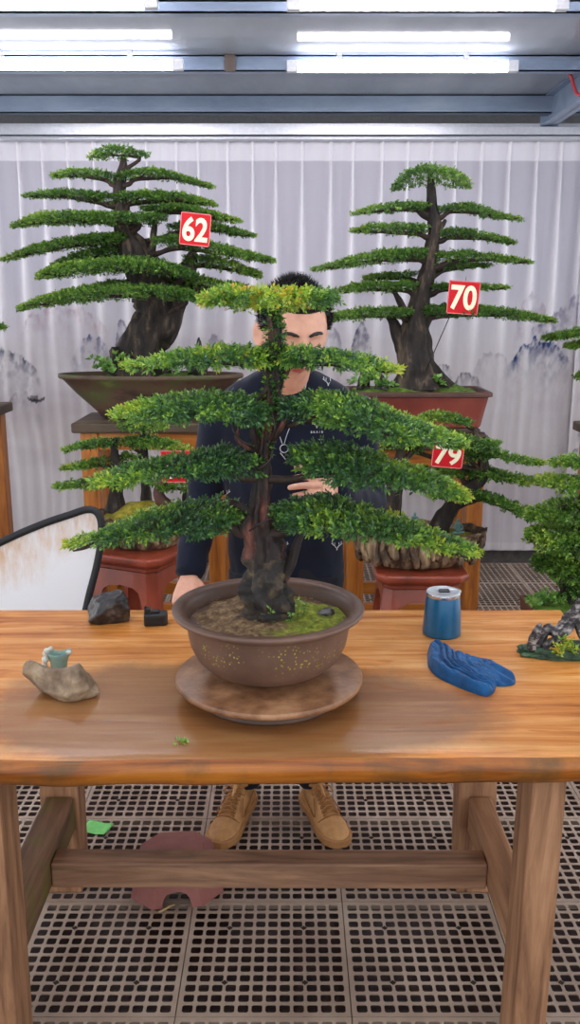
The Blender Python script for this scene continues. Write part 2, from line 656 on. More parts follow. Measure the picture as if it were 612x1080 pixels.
# ------------------------------------------------------------------ lamps
M_tube, _nt, _b = newmat('lamp_glow')
_b.inputs['Base Color'].default_value = (1, 1, 1, 1)
_b.inputs['Emission Color'].default_value = (1.0, .965, 1.0, 1)
_b.inputs['Emission Strength'].default_value = 17
M_cap = plain('lamp_cap', srgb(225, 225, 230), .4)
def tube_lamp(x, y, length, label, z=2.605):
    t = thing('tube_lamp', label, 'lamp', (x, y, z), 'tube lamps under the ceiling')
    h = length / 2
    obj('glowing_tube', tube([(x - h, y, z), (x + h, y, z)], [.0165, .0165], 2, 14), M_tube, t)
    for s in (-1, 1):
        obj('end_cap', box(x + s * h - .004 if s > 0 else x - h - .045, x + h + .045 if s > 0 else x - h + .004, y - .019, y + .019, z - .017, CEIL - .034), M_cap, t, False, bevel=.003)
        obj('clip', box(x + s * h * .6 - .012, x + s * h * .6 + .012, y - .012, y + .012, z + .015, CEIL - .0005), M_cap, t, False)
    obj('batten', box(x - h, x + h, y - .013, y + .013, z + .017, z + .030), M_cap, t, False)
def lamp_at(px0, px1, py, D, label):
    a, b = P(px0, py, D), P(px1, py, D)
    tube_lamp((a[0] + b[0]) / 2, D, b[0] - a[0], label)
lamp_at(313, 536, 72, Dz(72, 2.605), 'glowing white tube lamp in the far row, right of centre')
lamp_at(-45, 183, 68, Dz(70, 2.605), 'glowing white tube lamp in the far row, at the left')
lamp_at(316, 586, 6, Dz(6, 2.605), 'glowing white tube lamp in the near row, right of centre')
lamp_at(-122, 153, 4, Dz(4, 2.605), 'glowing white tube lamp in the near row, at the left')
# more rows of the same lamps, unseen, added over the viewer as fill light
for y in (2.75, 1.9, 1.0):
    for x in (-.85, .55):
        tube_lamp(x, y, .98, 'unseen tube lamp added overhead for fill light, nearer than the two rows in the photo')

# red cable by the rafter
tag(obj('power_cable', tube([P(598, 72, 4.6), P(603, 82, 4.6), P(606, 92, 4.58), P(612, 100, 4.5), P(640, 96, 4.4)], [.008] * 5, 24, 8), plain('red_plastic', srgb(190, 60, 66), .4)),
    'thin red cable hanging beside the steel rafter, top right', 'cable')

# ------------------------------------------------------------------ light from outside: open side of the shed
w = bpy.data.worlds.new('world')
bpy.context.scene.world = w
w.use_nodes = True
w.node_tree.nodes['Background'].inputs['Color'].default_value = (.93, .96, 1.0, 1)
w.node_tree.nodes['Background'].inputs['Strength'].default_value = .75

vs = bpy.context.scene.view_settings
vs.view_transform = 'Standard'
vs.look = 'None'
vs.gamma = 1
vs.use_curve_mapping = False
vs.exposure = 1.1
bpy.context.scene.cycles.use_denoising = True

# ================================================================== WORK TABLE
TT = .75                                             # table top height
def table_extra(nt, c):
    # dull film of wet soil round the turntable: a stain with its own ragged outline
    tc = nt.nodes.new('ShaderNodeTexCoord')
    sx = nt.nodes.new('ShaderNodeSeparateXYZ')
    nt.links.new(tc.outputs['Object'], sx.inputs[0])
    n = noise_tex(nt, tc.outputs['Object'], 9, 6, .65)
    n = math_node(nt, 'MULTIPLY', math_node(nt, 'SUBTRACT', n, .5), .5)
    dx = math_node(nt, 'MULTIPLY', math_node(nt, 'ADD', sx.outputs[0], .07), 2.0)
    dy = math_node(nt, 'MULTIPLY', math_node(nt, 'ADD', sx.outputs[1], .20), 4.2)
    d = math_node(nt, 'SQRT', math_node(nt, 'ADD', math_node(nt, 'MULTIPLY', dx, dx), math_node(nt, 'MULTIPLY', dy, dy)))
    d = math_node(nt, 'ADD', d, n)
    mr = nt.nodes.new('ShaderNodeMapRange')
    mr.inputs['From Min'].default_value = 1.2
    mr.inputs['From Max'].default_value = .95
    nt.links.new(d, mr.inputs['Value'])
    f = math_node(nt, 'MULTIPLY', mr.outputs['Result'], .74)
    c = mixc(nt, f, c, srgb(122, 86, 58))
    # dark knots and streaks
    v = coords(nt, (1.5, 9, 9))
    k = noise_tex(nt, v, 2.2, 4, .5, 1.2)
    kf = ramp(nt, k, [(.64, (0, 0, 0)), (.74, (.75, .75, .75))])
    c = mixc(nt, kf, c, srgb(150, 76, 24))
    # scratches of earth
    q = noise_tex(nt, coords(nt, (1, 1, 1)), 70, 3)
    qf = ramp(nt, q, [(.70, (0, 0, 0)), (.78, (.5, .5, .5))])
    return mixc(nt, qf, c, srgb(96, 62, 40))
M_top = wood('varnished_plank', srgb(168, 92, 34), srgb(218, 142, 68), srgb(244, 186, 116), 0, 8, .27, 12, .5, table_extra)
M_leg = wood('weathered_beam', srgb(92, 60, 40), srgb(156, 112, 80), srgb(198, 150, 112), 2, 8, .6, 12)
M_bar = wood('weathered_rail', srgb(84, 58, 42), srgb(138, 102, 78), srgb(182, 140, 110), 0, 8, .6, 12)
def moss_extra(nt, c):
    n = noise_tex(nt, coords(nt), 5, 5, .6)
    f = ramp(nt, n, [(.48, (0, 0, 0)), (.62, (.85, .85, .85))])
    return mixc(nt, f, c, srgb(104, 100, 40))
M_side = wood('mossy_rail', srgb(66, 48, 36), srgb(112, 82, 60), srgb(148, 112, 84), 1, 8, .6, 12, .5, moss_extra)
M_side2 = wood('weathered_crossbar', srgb(96, 66, 48), srgb(158, 114, 82), srgb(196, 150, 112), 1, 8, .6, 12)

def edge_extra(nt, c):
    n = noise_tex(nt, coords(nt, (1, 1, 1)), 7, 5, .6)
    f = ramp(nt, n, [(.5, (0, 0, 0)), (.68, (.8, .8, .8))])
    return mixc(nt, f, c, srgb(72, 62, 34))
M_edge = wood('live_edge', srgb(92, 46, 14), srgb(160, 90, 26), srgb(196, 124, 42), 0, 7, .32, 14, .5, edge_extra)

Y0, Y1 = Dz(802, TT), Dz(643, TT)
TX0, TX1 = -.86, .742
table = thing('workbench', 'long orange wooden workbench carrying the big potted tree', 'table', (-.06, (Y0 + Y1) / 2, 0))
def table_top():
    n, prof = 160, []
    # rounded slab section (y offset from front edge, z), front edge wavy
    t = .056
    sec = [(.014, 0), (.004, .010), (0, .026), (.002, .044), (.012, t - .003), (.03, t)]
    nb = 46
    V, F = [], []
    xs = np.linspace(TX0, TX1, n)
    for x in xs:
        wv = .006 * math.sin(x * 4.1) + .006 * (mnoise.noise(Vector((x * 6, 3.1, 0))))
        row = [(x, Y0 + wv + a, TT - t + b + .003 * mnoise.noise(Vector((x * 8, b * 50, 5)))) if k < 4 else (x, Y0 + wv + a, TT - t + b) for k, (a, b) in enumerate(sec)]
        for k in range(1, nb + 1):
            row.append((x, Y0 + .03 + (Y1 - .004 - Y0 - .03) * k / nb, TT + .0006 * mnoise.noise(Vector((x * 5, k * .3, 1)))))
        row += [(x, Y1, TT - .006), (x, Y1, TT - t)]
        V += row
    m = len(sec) + nb + 2
    for i in range(n - 1):
        for j in range(m - 1):
            F.append((i * m + j, (i + 1) * m + j, (i + 1) * m + j + 1, i * m + j + 1))
        F.append((i * m + m - 1, (i + 1) * m + m - 1, (i + 1) * m, i * m))
    F.append(tuple(range(m)))
    F.append(tuple((n - 1) * m + j for j in range(m))[::-1])
    return V, F
o = obj('tabletop', table_top(), [M_top, M_edge], table, auto=50)
for p in o.data.polygons:
    if p.normal.y < -.35 and abs(p.normal.x) < .9:
        p.material_index = 1
ZB = TT - .057
def leg(x, y, w, d, sx, sy):
    return beam((x, y, ZB), (x + sx, y + sy, 0), w, d, (0, 1, 0), w * 1.02, d)
LF, LB = 1.64, 2.20
legs = [(-.613, LF, .09, .11, -.005, 0), (.507, LF, .068, .11, -.006, 0), (-.613, LB, .10, .09, -.005, .0), (.493, LB, .100, .09, .012, .0)]
for k, (x, y, w_, d_, sx, sy) in enumerate(legs):
    l = obj('leg', leg(x, y, w_, d_, sx, sy), M_leg, table, False, bevel=.006)
obj('side_rail', beam((-.613, LF + .056, .245), (-.613, LB - .046, .245), .075, .10), M_side, table, False, bevel=.006)['label'] = 'mossy side rail on the left'
obj('side_rail', beam((.505, LF + .056, .245), (.505, LB - .046, .245), .060, .10), M_side2, table, False, bevel=.006)
ym = 1.935
obj('long_rail', beam((-.574, ym, .232), (.474, ym, .228), .062, .068), M_bar, table, False, bevel=.005)

# ================================================================== THINGS ON THE TABLE
D0 = 1.80
TX = P(284, 700, D0)[0]
M_turn = noisy('rusty_disc', [(.3, srgb(92, 60, 40)), (.5, srgb(142, 100, 70)), (.7, srgb(178, 134, 98))], 16, .36, bump_s=.35, bump_d=.002)
M_turn2 = noisy('disc_foot', [(.3, srgb(70, 50, 40)), (.7, srgb(116, 84, 64))], 9, .5)
tt = thing('turntable', 'round rusty brown turntable under the big pot', 'turntable', (TX, D0, TT))
obj('disc', lathe([(.02, .033), (.190, .034), (.197, .036), (.200, .040), (.200, .045), (.198, .049), (.192, .051), (.02, .0515)], 96, (TX, D0, TT)), M_turn, tt, auto=40)
obj('foot', lathe([(.02, .0005), (.150, .0005), (.153, .006), (.150, .014), (.138, .0325), (.02, .0325)], 64, (TX, D0, TT)), M_turn2, tt, auto=40)

# rocks
def rock(loc, s, seed, cuts=9, rough=.22, rot=0.0, flat_bottom=True, sub=5):
    rs = random.Random(seed)
    planes = []
    for _ in range(cuts):
        n = Vector((rs.uniform(-1, 1), rs.uniform(-1, 1), rs.uniform(-.6, 1))).normalized()
        planes.append((n, rs.uniform(.55, .85)))
    def fn(p):
        d = p.normalized()
        r = 1.0
        for n, h in planes:
            c = d.dot(n)
            if c > .05:
                r = min(r, h / c)
        q = d * r
        r *= 1 + rough * (.6 * mnoise.noise(q * 1.7 + Vector((seed, 0, 0))) + .35 * mnoise.noise(q * 4 + Vector((0, seed, 0))) + .2 * mnoise.noise(q * 11))
        q = d * r
        if flat_bottom and q.z < -.55:
            q.z = -.55 - (q.z + .55) * -.05
        return Matrix.Rotation(rot, 3, 'Z') @ q
    g = ico(sub, (0, 0, 0), s, fn)
    zl = min(v[2] for v in g[0])
    return [(v[0] + loc[0], v[1] + loc[1], v[2] + loc[2] - zl) for v in g[0]], g[1]
M_rock_d = noisy('dark_stone', [(.3, srgb(24, 23, 25)), (.55, srgb(50, 47, 47)), (.72, srgb(110, 100, 94))], 26, .34, bump_s=.7, bump_d=.004)
M_rock_b = noisy('brown_stone', [(.3, srgb(92, 72, 56)), (.5, srgb(134, 114, 92)), (.7, srgb(182, 162, 134))], 20, .75, bump_s=.7, bump_d=.004)
d = 2.27
p = P(115, 650, d)
tag(obj('stone', rock((p[0], d, TT), (.072, .058, .062), 12, 14, .16), M_rock_d, auto=180), 'dark grey angular stone at the far edge of the workbench', 'stone')

def brown_rock():
    d = 1.80
    c = P(66, 738, d)
    g = rock((0, 0, 0), (.100, .058, .060), 33, 16, .16, R(14), True, 5)
    V = []
    for x, y, z in g[0]:
        k = .80 + .45 * math.exp(-((x + .070) / .024) ** 2) + .22 * math.exp(-((x - .055) / .03) ** 2)
        s = .86 + 2.6 * z
        V.append((c[0] + x * min(1.05, s), d + y, TT + z * k))
    return V, g[1]
tag(obj('stone', brown_rock(), M_rock_b), 'light brown wedge stone with a saddle-shaped top, near left on the workbench', 'stone')

# small celadon ornament behind the brown stone
d = Dz(708, TT)
c = P(61, 708, d)
M_cel = noisy('celadon_glaze', [(.3, srgb(104, 140, 130)), (.6, srgb(140, 170, 160)), (.8, srgb(178, 198, 190))], 16, .25, bump_s=.05, coat=.4)
M_celw = noisy('white_glaze', [(.3, srgb(178, 184, 172)), (.7, srgb(214, 216, 206))], 40, .35, bump_s=.3)
cel = thing('ceramic_ornament', 'small pale green ceramic ornament standing behind the brown stone', 'ornament', (c[0], d, TT))
def cup_fn(r, z, a):
    k = 1 + .10 * math.cos(2 * a) * (z / .05)
    return r * k, z + .006 * math.cos(2 * a) * (z / .05) ** 2
obj('cup', lathe([(.004, .001), (.016, .001), (.018, .004), (.019, .02), (.024, .036), (.028, .046), (.0265, .047), (.022, .036), (.016, .018), (.004, .015)], 40, (c[0] + .002, d + .006, TT - .000), 1, .7, cup_fn), M_cel, cel)
def lumps():
    g = []
    for q in ((-.026, -.004, .030, .0085), (-.026, .002, .042, .0075), (-.021, -.006, .052, .007), (-.013, .0, .055, .006), (-.028, -.002, .018, .007)):
        g.append(ico(2, (c[0] + q[0], d + q[1], TT + q[2]), (q[3],) * 3))
    return geo_of(remesh(join(*g), .0012, 3))
obj('white_figure', lumps(), M_celw, cel)
obj('white_knob', ico(2, (c[0] + .028, d - .001, TT + .046), (.0075, .0055, .0055)), M_celw, cel)

# black gadget
d = Dz(661, TT)
c = P(163.5, 661, d)
M_blk = plain('black_plastic', srgb(34, 35, 38), .38)
M_blk2 = plain('black_plastic_dark', srgb(20, 20, 22), .5)
gad = thing('charger', 'small black plastic gadget with a raised clip, left of the big pot', 'gadget', (c[0], d + .02, TT))
def gpoly(h):
    return [(-.031, -.018), (.022, -.020), (.031, -.010), (.031, .020), (-.024, .022), (-.031, .014)]
o = obj('body', xform(prism(gpoly(0), .0005, .032), Matrix.Translation((c[0], d + .02, TT)) @ Matrix.Rotation(R(8), 4, 'Z')), M_blk, gad, False, bevel=.004)
obj('clip', xform(join(box(-.029, -.022, -.012, .016, .030, .046), box(-.029, -.012, -.012, .012, .040, .046)), Matrix.Translation((c[0], d + .02, TT)) @ Matrix.Rotation(R(8), 4, 'Z')), M_blk2, gad, False, bevel=.002)
obj('socket', xform(box(-.012, .010, -.008, .012, .031, .038), Matrix.Translation((c[0], d + .02, TT)) @ Matrix.Rotation(R(8), 4, 'Z')), M_blk2, gad, False, bevel=.002)
obj('front_plate', xform(box(-.027, .019, -.0205, -.0185, .006, .024), Matrix.Translation((c[0], d + .02, TT)) @ Matrix.Rotation(R(7), 4, 'Z')), M_blk2, gad, False, bevel=.001)

# blue tumbler
d = Dz(668, TT)
c = P(466, 668, d)
k = mpp(466, 660, d)
hh = .108
M_blue = plain('blue_enamel', srgb(18, 96, 140), .35, .2, coat=.2)
M_sst = plain('brushed_steel', srgb(205, 208, 212), .22, .9)
m_clear, nt_, b_ = newmat('clear_lid')
b_.inputs['Base Color'].default_value = (.75, .8, .85, 1)
b_.inputs['Roughness'].default_value = .08
b_.inputs['Transmission Weight'].default_value = .35
tum = thing('tumbler', 'blue metal tumbler with a clear lid on the workbench', 'cup', (c[0], d, TT))
obj('body', lathe([(.01, .0005), (.0455, .0005), (.0485, .004), (.0485, .010), (.046, .06), (.0425, hh - .008), (.042, hh - .006), (.01, hh - .006)], 64, (c[0], d, TT)), M_blue, tum, auto=40)
obj('steel_rim', lathe([(.036, hh - .0055), (.0423, hh - .0055), (.0432, hh - .002), (.0432, hh + .001), (.041, hh + .003), (.036, hh + .001)], 64, (c[0], d, TT)), M_sst, tum, auto=40)
lid = obj('lid', lathe([(.004, hh - .001), (.0405, hh - .001), (.0425, hh + .0035), (.041, hh + .006), (.037, hh + .0035), (.004, hh + .003)], 64, (c[0], d, TT)), m_clear, tum, auto=40)
obj('slider', box(c[0] - .012, c[0] + .016, d - .008, d + .010, TT + hh + .0032, TT + hh + .009), plain('smoke_plastic', srgb(60, 66, 72), .2), lid, False, bevel=.003)
obj('spout_tab', xform(prism([(.036, -.012), (.048, -.004), (.048, .006), (.036, .014)], hh - .002, hh + .004), Matrix.Translation((c[0], d, TT)) @ Matrix.Rotation(R(15), 4, 'Z')), m_clear, lid, False, bevel=.001)

# blue cloth, loosely folded in long pleats
def poly_px(pts):
    return np.array([P(x, y, Dz(y, TT))[:2] for x, y in pts])
def seg_dist(pts, poly, closed=True):
    best = np.full(len(pts), 9.0)
    m = len(poly)
    for k in range(m if closed else m - 1):
        a, b = poly[k], poly[(k + 1) % m]
        ab = b - a
        t = np.clip(((pts - a) @ ab) / (ab @ ab), 0, 1)
        best = np.minimum(best, np.linalg.norm(pts - (a + t[:, None] * ab), axis=1))
    return best
def inside(pts, poly):
    c = np.zeros(len(pts), bool)
    m = len(poly)
    for k in range(m):
        a, b = poly[k], poly[(k + 1) % m]
        cr = (a[1] > pts[:, 1]) != (b[1] > pts[:, 1])
        xi = a[0] + (pts[:, 1] - a[1]) / (b[1] - a[1] + 1e-12) * (b[0] - a[0])
        c ^= cr & (pts[:, 0] < xi)
    return c
def cloth():
    front = [(451, 690), (452, 704), (462, 715), (480, 724), (498, 731), (513, 735)]
    body = [(x, y) for x, y in front] + [(521, 731), (524, 724), (530, 719), (527, 706), (520, 697), (500, 694), (484, 691), (468, 685), (456, 684)]
    tail = [(505, 716), (524, 724), (541, 723), (544, 718), (538, 710), (524, 704), (508, 703)]
    def rnd(p):
        q = np.column_stack([np.array(p, float), np.zeros(len(p))])
        q = catmull(np.vstack([q, q[:1]]), 90)[:-1]
        return poly_px(q[:, :2])
    pb, pt = rnd(body), rnd(tail)
    pf = poly_px(front)
    allp = np.vstack([pb, pt])
    lo_, hi_ = allp.min(0) - .002, allp.max(0) + .002
    st_ = .0011
    xs, ys = np.arange(lo_[0], hi_[0], st_), np.arange(lo_[1], hi_[1], st_)
    X, Y = np.meshgrid(xs, ys)
    pts = np.column_stack([X.ravel(), Y.ravel()])
    ib, it = inside(pts, pb), inside(pts, pt)
    db, dt = seg_dist(pts, pb) * ib, seg_dist(pts, pt) * it
    w = seg_dist(pts, pf, False)
    along = (pts[:, 0] - lo_[0]) / (hi_[0] - lo_[0])
    wob = (fbm(pts[:, 0] * 22, pts[:, 1] * 22, 5, 3) - .5)
    ph = np.interp(w * (1 + .25 * along) + wob * .012, [0, .030, .044, .060, .070, .10, .2], [0, 1, 2, 3, 4, 5, 7])
    fr = ph - np.floor(ph)
    # pleats: each laps over the next with a rounded lip and a sharp valley
    lip = np.sin(np.clip(fr, 0, 1) ** .75 * PI) ** .55
    tall = .030 - .010 * along - .16 * np.clip(w - .03, 0, 1)
    hb = (np.sqrt(np.clip(1 - (1 - np.clip(db / (.009 + .35 * np.clip(w - .015, 0, .05)), 0, 1)) ** 2, 0, 1))) * tall * (.5 + .5 * lip)
    fine = (fbm(pts[:, 0] * 70 + w * 80, pts[:, 1] * 45, 8, 3) - .5) * .008
    hb = np.where(ib, hb + fine * np.clip(db / .006, 0, 1), 0)
    ht = np.where(it, np.sqrt(np.clip(1 - (1 - np.clip(dt / .005, 0, 1)) ** 2, 0, 1)) * (.0075 + .004 * np.sin(pts[:, 0] * 190 + pts[:, 1] * 90)), 0)
    h = np.maximum(hb, ht)
    ok = (ib | it).reshape(X.shape)
    H = h.reshape(X.shape)
    ny, nx = X.shape
    idx = -np.ones(X.shape, int)
    V, F = [], []
    for j in range(ny):
        for i in range(nx):
            if ok[j, i]:
                idx[j, i] = len(V)
                V.append((X[j, i], Y[j, i], TT + .0008 + H[j, i]))
    for j in range(ny - 1):
        for i in range(nx - 1):
            q = (idx[j, i], idx[j, i + 1], idx[j + 1, i + 1], idx[j + 1, i])
            if min(q) >= 0:
                F.append(q)
    n0 = len(V)
    V += [(v[0], v[1], TT + .0005) for v in V]
    cnt = {}
    for f in F:
        for k in range(4):
            e = (f[k], f[(k + 1) % 4])
            cnt[frozenset(e)] = None if frozenset(e) in cnt else e
    F2 = [(e[1], e[0], e[0] + n0, e[1] + n0) for e in cnt.values() if e]
    used = set(i for f in F + F2 for i in f)
    remap, V2 = {}, []
    for i in sorted(used):
        remap[i] = len(V2)
        V2.append(V[i])
    me = me_np('cloth', V2, [tuple(remap[i] for i in f) for f in F + F2], None)
    return me
M_cloth, nt_, b_ = newmat('blue_cloth')
n_ = noise_tex(nt_, coords(nt_, (1, 1, 1)), 24, 4)
c_ = ramp(nt_, n_, [(.3, srgb(0, 62, 112)), (.7, srgb(0, 88, 146))])
nt_.links.new(c_, b_.inputs['Base Color'])
b_.inputs['Roughness'].default_value = .8
b_.inputs['Sheen Weight'].default_value = .1
bump(nt_, b_, noise_tex(nt_, coords(nt_), 600, 2), .15, .001)
me = cloth()
me.materials.append(M_cloth)
tag(link_mesh('cloth', me), 'crumpled royal blue cloth lying in front of the blue tumbler', 'cloth')

# driftwood-like resin ornament at the right edge
d = 2.03
c = P(590, 690, d)
M_drift = noisy('driftwood_resin', [(.34, srgb(22, 20, 22)), (.5, srgb(62, 58, 60)), (.66, srgb(176, 168, 164))], 46, .55, stretch=(1, 1, 2), bump_s=.9, bump_d=.004)
M_mossb = noisy('painted_moss', [(.3, srgb(28, 48, 36)), (.55, srgb(58, 88, 62)), (.75, srgb(92, 122, 84))], 40, .7, bump_s=.8, bump_d=.004)
orn = thing('driftwood_ornament', 'dark grey driftwood-shaped ornament on a mossy base, right end of the workbench', 'ornament', (c[0] + .03, d, TT))
def ob_base():
    def fn(p):
        n = 1 + .18 * mnoise.noise(p * 2.2 + Vector((2, 0, 0))) + .12 * mnoise.noise(p * 6)
        return Vector((p.x * n, p.y * n, max(p.z, -.3) * n))
    g = ico(5, (0, 0, 0), (.125, .05, .020), fn)
    zl = min(v[2] for v in g[0])
    x0 = c[0] + .025
    return [(v[0] + x0, v[1] + d, v[2] + TT - zl) for v in g[0]], g[1]
obj('mossy_base', ob_base(), M_mossb, orn)
def W(px, py, dy=0.0):
    q = P(px, py, d + dy)
    return (q[0], q[1], max(q[2], TT + .016))
def drift():
    g = []
    def t(pts, rad, s):
        g.append(tube([W(*q) for q in pts], [k * .72 for k in rad], 30, 16, rough=.75, ridges=5, freq=34, seed=s))
    t([(556, 690, -.01), (566, 682), (573, 669), (580, 664), (588, 672), (592, 686, -.01)], [.010, .014, .013, .011, .012, .016], 1)
    t([(568, 690, .01), (573, 674, .01), (576, 663, .005), (582, 658)], [.014, .013, .011, .006], 2)
    t([(580, 668, .0), (592, 660, .01), (602, 650, .01), (612, 640, .01), (622, 632, .0)], [.011, .013, .014, .017, .012], 3)
    t([(603, 650, .015), (610, 660, .0), (616, 674, -.01), (622, 690, -.02)], [.013, .014, .015, .018], 4)
    t([(598, 655, .02), (606, 642, .02), (611, 632, .01)], [.012, .011, .006], 5)
    t([(608, 645, .01), (620, 640, .02), (634, 655, .02), (645, 690, .0)], [.016, .017, .016, .02], 6)
    t([(561, 689, -.02), (563, 676, -.02), (568, 663, -.02), (571, 657, -.02)], [.012, .011, .010, .004], 9)
    t([(576, 690, -.02), (582, 679, -.02), (590, 671, -.01), (600, 662, .0), (608, 652, .01)], [.014, .013, .012, .012, .010], 10)
    t([(586, 690, -.03), (596, 684, -.03), (606, 687, -.03)], [.012, .014, .012], 11)
    t([(562, 689, .02), (574, 686, .0), (588, 688, -.01)], [.010, .014, .010], 7)
    return geo_of(remesh(join(*g), .0019, 1))
obj('driftwood', drift(), M_drift, orn)

# green sprig dropped on the bench
dq = Dz(784, TT)
aq = P(193, 784, dq)
sprig_ax = RNG.normal(0, 1, (7, 3)) * np.array([1, 1, .15]) + np.array([0, 0, .12])
sprig_ax /= np.linalg.norm(sprig_ax, axis=1)[:, None]
SPRIG = (np.repeat(np.array([[aq[0], aq[1], TT + .003]]), 7, 0) + RNG.normal(0, .004, (7, 3)) * np.array([1, 1, 0]), sprig_ax)

# ================================================================== POTS, STANDS, STOOLS, FLOOR THINGS
# ---- low maroon stool lying under the bench
M_mar = noisy('maroon_plastic', [(.3, srgb(120, 66, 60)), (.6, srgb(150, 92, 84)), (.8, srgb(168, 112, 104))], 6, .55, bump_s=.05)
st = P(186, 925, Dz(945, 0.0))
sx0, sy0 = P(189, 915, 2.24)[0], 2.20
fst = thing('step_stool', 'low maroon plastic step stool on the floor under the workbench', 'stool', (sx0, sy0, 0))
def oct_poly(w, d, c):
    return [(-w + c, -d), (w - c, -d), (w, -d + c), (w, d - c), (w - c, d), (-w + c, d), (-w, d - c), (-w, -d + c)]
def stool_shell():
    top = oct_poly(.098, .085, .05)
    bot = oct_poly(.125, .108, .058)
    h = .105
    V = [(x, y, h) for x, y in top] + [(x * 1.04, y * 1.04, h - .012) for x, y in top] + [(x, y, .0) for x, y in bot]
    F = [tuple(range(8))]
    for i in range(8):
        j = (i + 1) % 8
        F.append((i, 8 + i, 8 + j, j))
    # skirt panels with an arched cut-out on every long side
    for i in range(8):
        j = (i + 1) % 8
        a0, a1 = Vector(V[8 + i]), Vector(V[8 + j])
        b0, b1 = Vector(V[16 + i]), Vector(V[16 + j])
        cut = (i % 2 == 0)
        prof = [0, .2, .22, .28, .38, .5, .62, .72, .78, .8, 1]
        hts = [0, 0, .25, .38, .44, .46, .44, .38, .25, 0, 0] if cut else [0] * 11
        n0 = len(V)
        for t, k in zip(prof, hts):
            tp = a0.lerp(a1, t)
            bt = b0.lerp(b1, t)
            V.append(tuple(tp))
            V.append(tuple(bt.lerp(tp, k)))
        for k in range(10):
            q = n0 + 2 * k
            F.append((q, q + 1, q + 3, q + 2))
    return V, F
o = obj('shell', xform(stool_shell(), Matrix.Translation((sx0, sy0, .0005)) @ Matrix.Rotation(R(6), 4, 'Z')), M_mar, fst, False)
m = o.modifiers.new('thick', 'SOLIDIFY')
m.thickness = .004
obj('top_ridge', xform(prism(oct_poly(.074, .062, .04), .104, .1065), Matrix.Translation((sx0, sy0, .0008)) @ Matrix.Rotation(R(6), 4, 'Z')), M_mar, fst, False, bevel=.001)

# ---- scraps on the floor
M_green = plain('green_paper', srgb(128, 214, 120), .7)
def scrap(px, py, w, h, rot):
    d_ = Dz(py, .004)
    c_ = P(px, py, d_)
    V, F = [], []
    n = 8
    for i in range(n + 1):
        for j in range(n + 1):
            x, y = (i / n - .5) * w, (j / n - .5) * h
            z = .004 + .006 * (x / w + .5) * abs(y / h) + .002 * math.sin(i)
            V.append((x, y, z))
    for i in range(n):
        for j in range(n):
            q = i * (n + 1) + j
            F.append((q, q + n + 1, q + n + 2, q + 1))
    return xform((V, F), Matrix.Translation((c_[0], c_[1], 0)) @ Matrix.Rotation(rot, 4, 'Z'))
pp = obj('paper_scrap', scrap(102, 873, .085, .062, R(-18)), M_green)
m = pp.modifiers.new('thick', 'SOLIDIFY')
m.thickness = .0008
tag(pp, 'small bright green scrap of paper on the floor mats by the left back leg', 'paper')
a, b = P(168, 962, Dz(962, .004)), P(184, 955, Dz(955, .004))
tag(obj('twig', tube([(a[0], a[1], .004), ((a[0] + b[0]) / 2, (a[1] + b[1]) / 2, .006), (b[0], b[1], .008)], [.0025, .003, .002], 8, 6), plain('pale_twig', srgb(190, 160, 110), .7)),
    'short pale twig on the floor mat in front of the maroon step stool', 'twig')

# ---- white reflector panel with black rim, left
def reflector():
    D_ = 2.86
    pts = [(-140, 668), (-100, 628), (-50, 600), (0, 574), (40, 557), (70, 547), (86, 542), (96, 543), (102, 550), (104, 562), (103, 582), (99, 605), (93, 630), (86, 665), (76, 710), (64, 745), (40, 775), (0, 790), (-60, 795), (-110, 780), (-140, 730)]
    out = []
    for x, y in pts:
        q = P(x, y, D_)
        out.append((q[0], q[2]))
    zmin = min(q[1] for q in out)
    out = [(x, (z - zmin) * 1.0 + .015) if False else (x, z) for x, z in out]
    # outline continues down to the floor
    c = catmull(np.array([(x, 0, z) for x, z in out] + [(out[0][0], 0, out[0][1])]), 120)[:-1]
    return D_, c
D_, c = reflector()
zlo = c[:, 2].min()
refl = thing('photo_reflector', 'white folding light reflector with a black rim leaning behind the workbench, left', 'reflector', (float(c[:, 0].mean()), D_, 0))
scale = (c[:, 2].max() - .008) / (c[:, 2].max() - zlo)
zc = c[:, 2].copy()
zt = zc.max()
c[:, 2] = np.where(zc < .55, .55 - (.55 - zc) * (.55 - .012) / (.55 - zlo), zc)
c[:, 1] = D_ + (c[:, 2] - .55) * .16
M_refl = newmat('reflector_cloth')
def _rf():
    m, nt, b = M_refl
    n = noise_tex(nt, coords(nt, (1, 1, 1)), 5, 6, .7)
    tc = nt.nodes.new('ShaderNodeTexCoord')
    sx = nt.nodes.new('ShaderNodeSeparateXYZ')
    nt.links.new(tc.outputs['Object'], sx.inputs[0])
    # rusty water stains that run along the upper left of the cloth
    e = math_node(nt, 'MULTIPLY', math_node(nt, 'ADD', math_node(nt, 'MULTIPLY', sx.outputs[0], -.45), sx.outputs[2]), 1.0)
    f = ramp(nt, math_node(nt, 'ADD', math_node(nt, 'MULTIPLY', n, .35), math_node(nt, 'SUBTRACT', e, .30)), [(.50, (0, 0, 0)), (.68, (.85, .85, .85))])
    st_ = ramp(nt, noise_tex(nt, coords(nt, (4, 1, 1)), 9, 4), [(.35, (.1, .1, .1)), (.6, (1, 1, 1))])
    f = mixc(nt, 1.0, f, st_, 'MULTIPLY')
    c = mixc(nt, f, srgb(232, 231, 233), srgb(206, 158, 108))
    nt.links.new(c, b.inputs['Base Color'])
    b.inputs['Roughness'].default_value = .55
_rf()
M_refl = M_refl[0]
n = len(c)
ctr = c.mean(0)
V = [tuple(q) for q in c] + [(q[0], q[1] + .004, q[2]) for q in c]
F = [tuple(range(n)), tuple(range(n, 2 * n))[::-1]] + [(i, n + i, n + (i + 1) % n, (i + 1) % n) for i in range(n)]
obj('white_cloth', (V, F), M_refl, refl, False)
M_rim = plain('black_rim', srgb(24, 24, 28), .6)
cl = np.vstack([c, c[:2]])
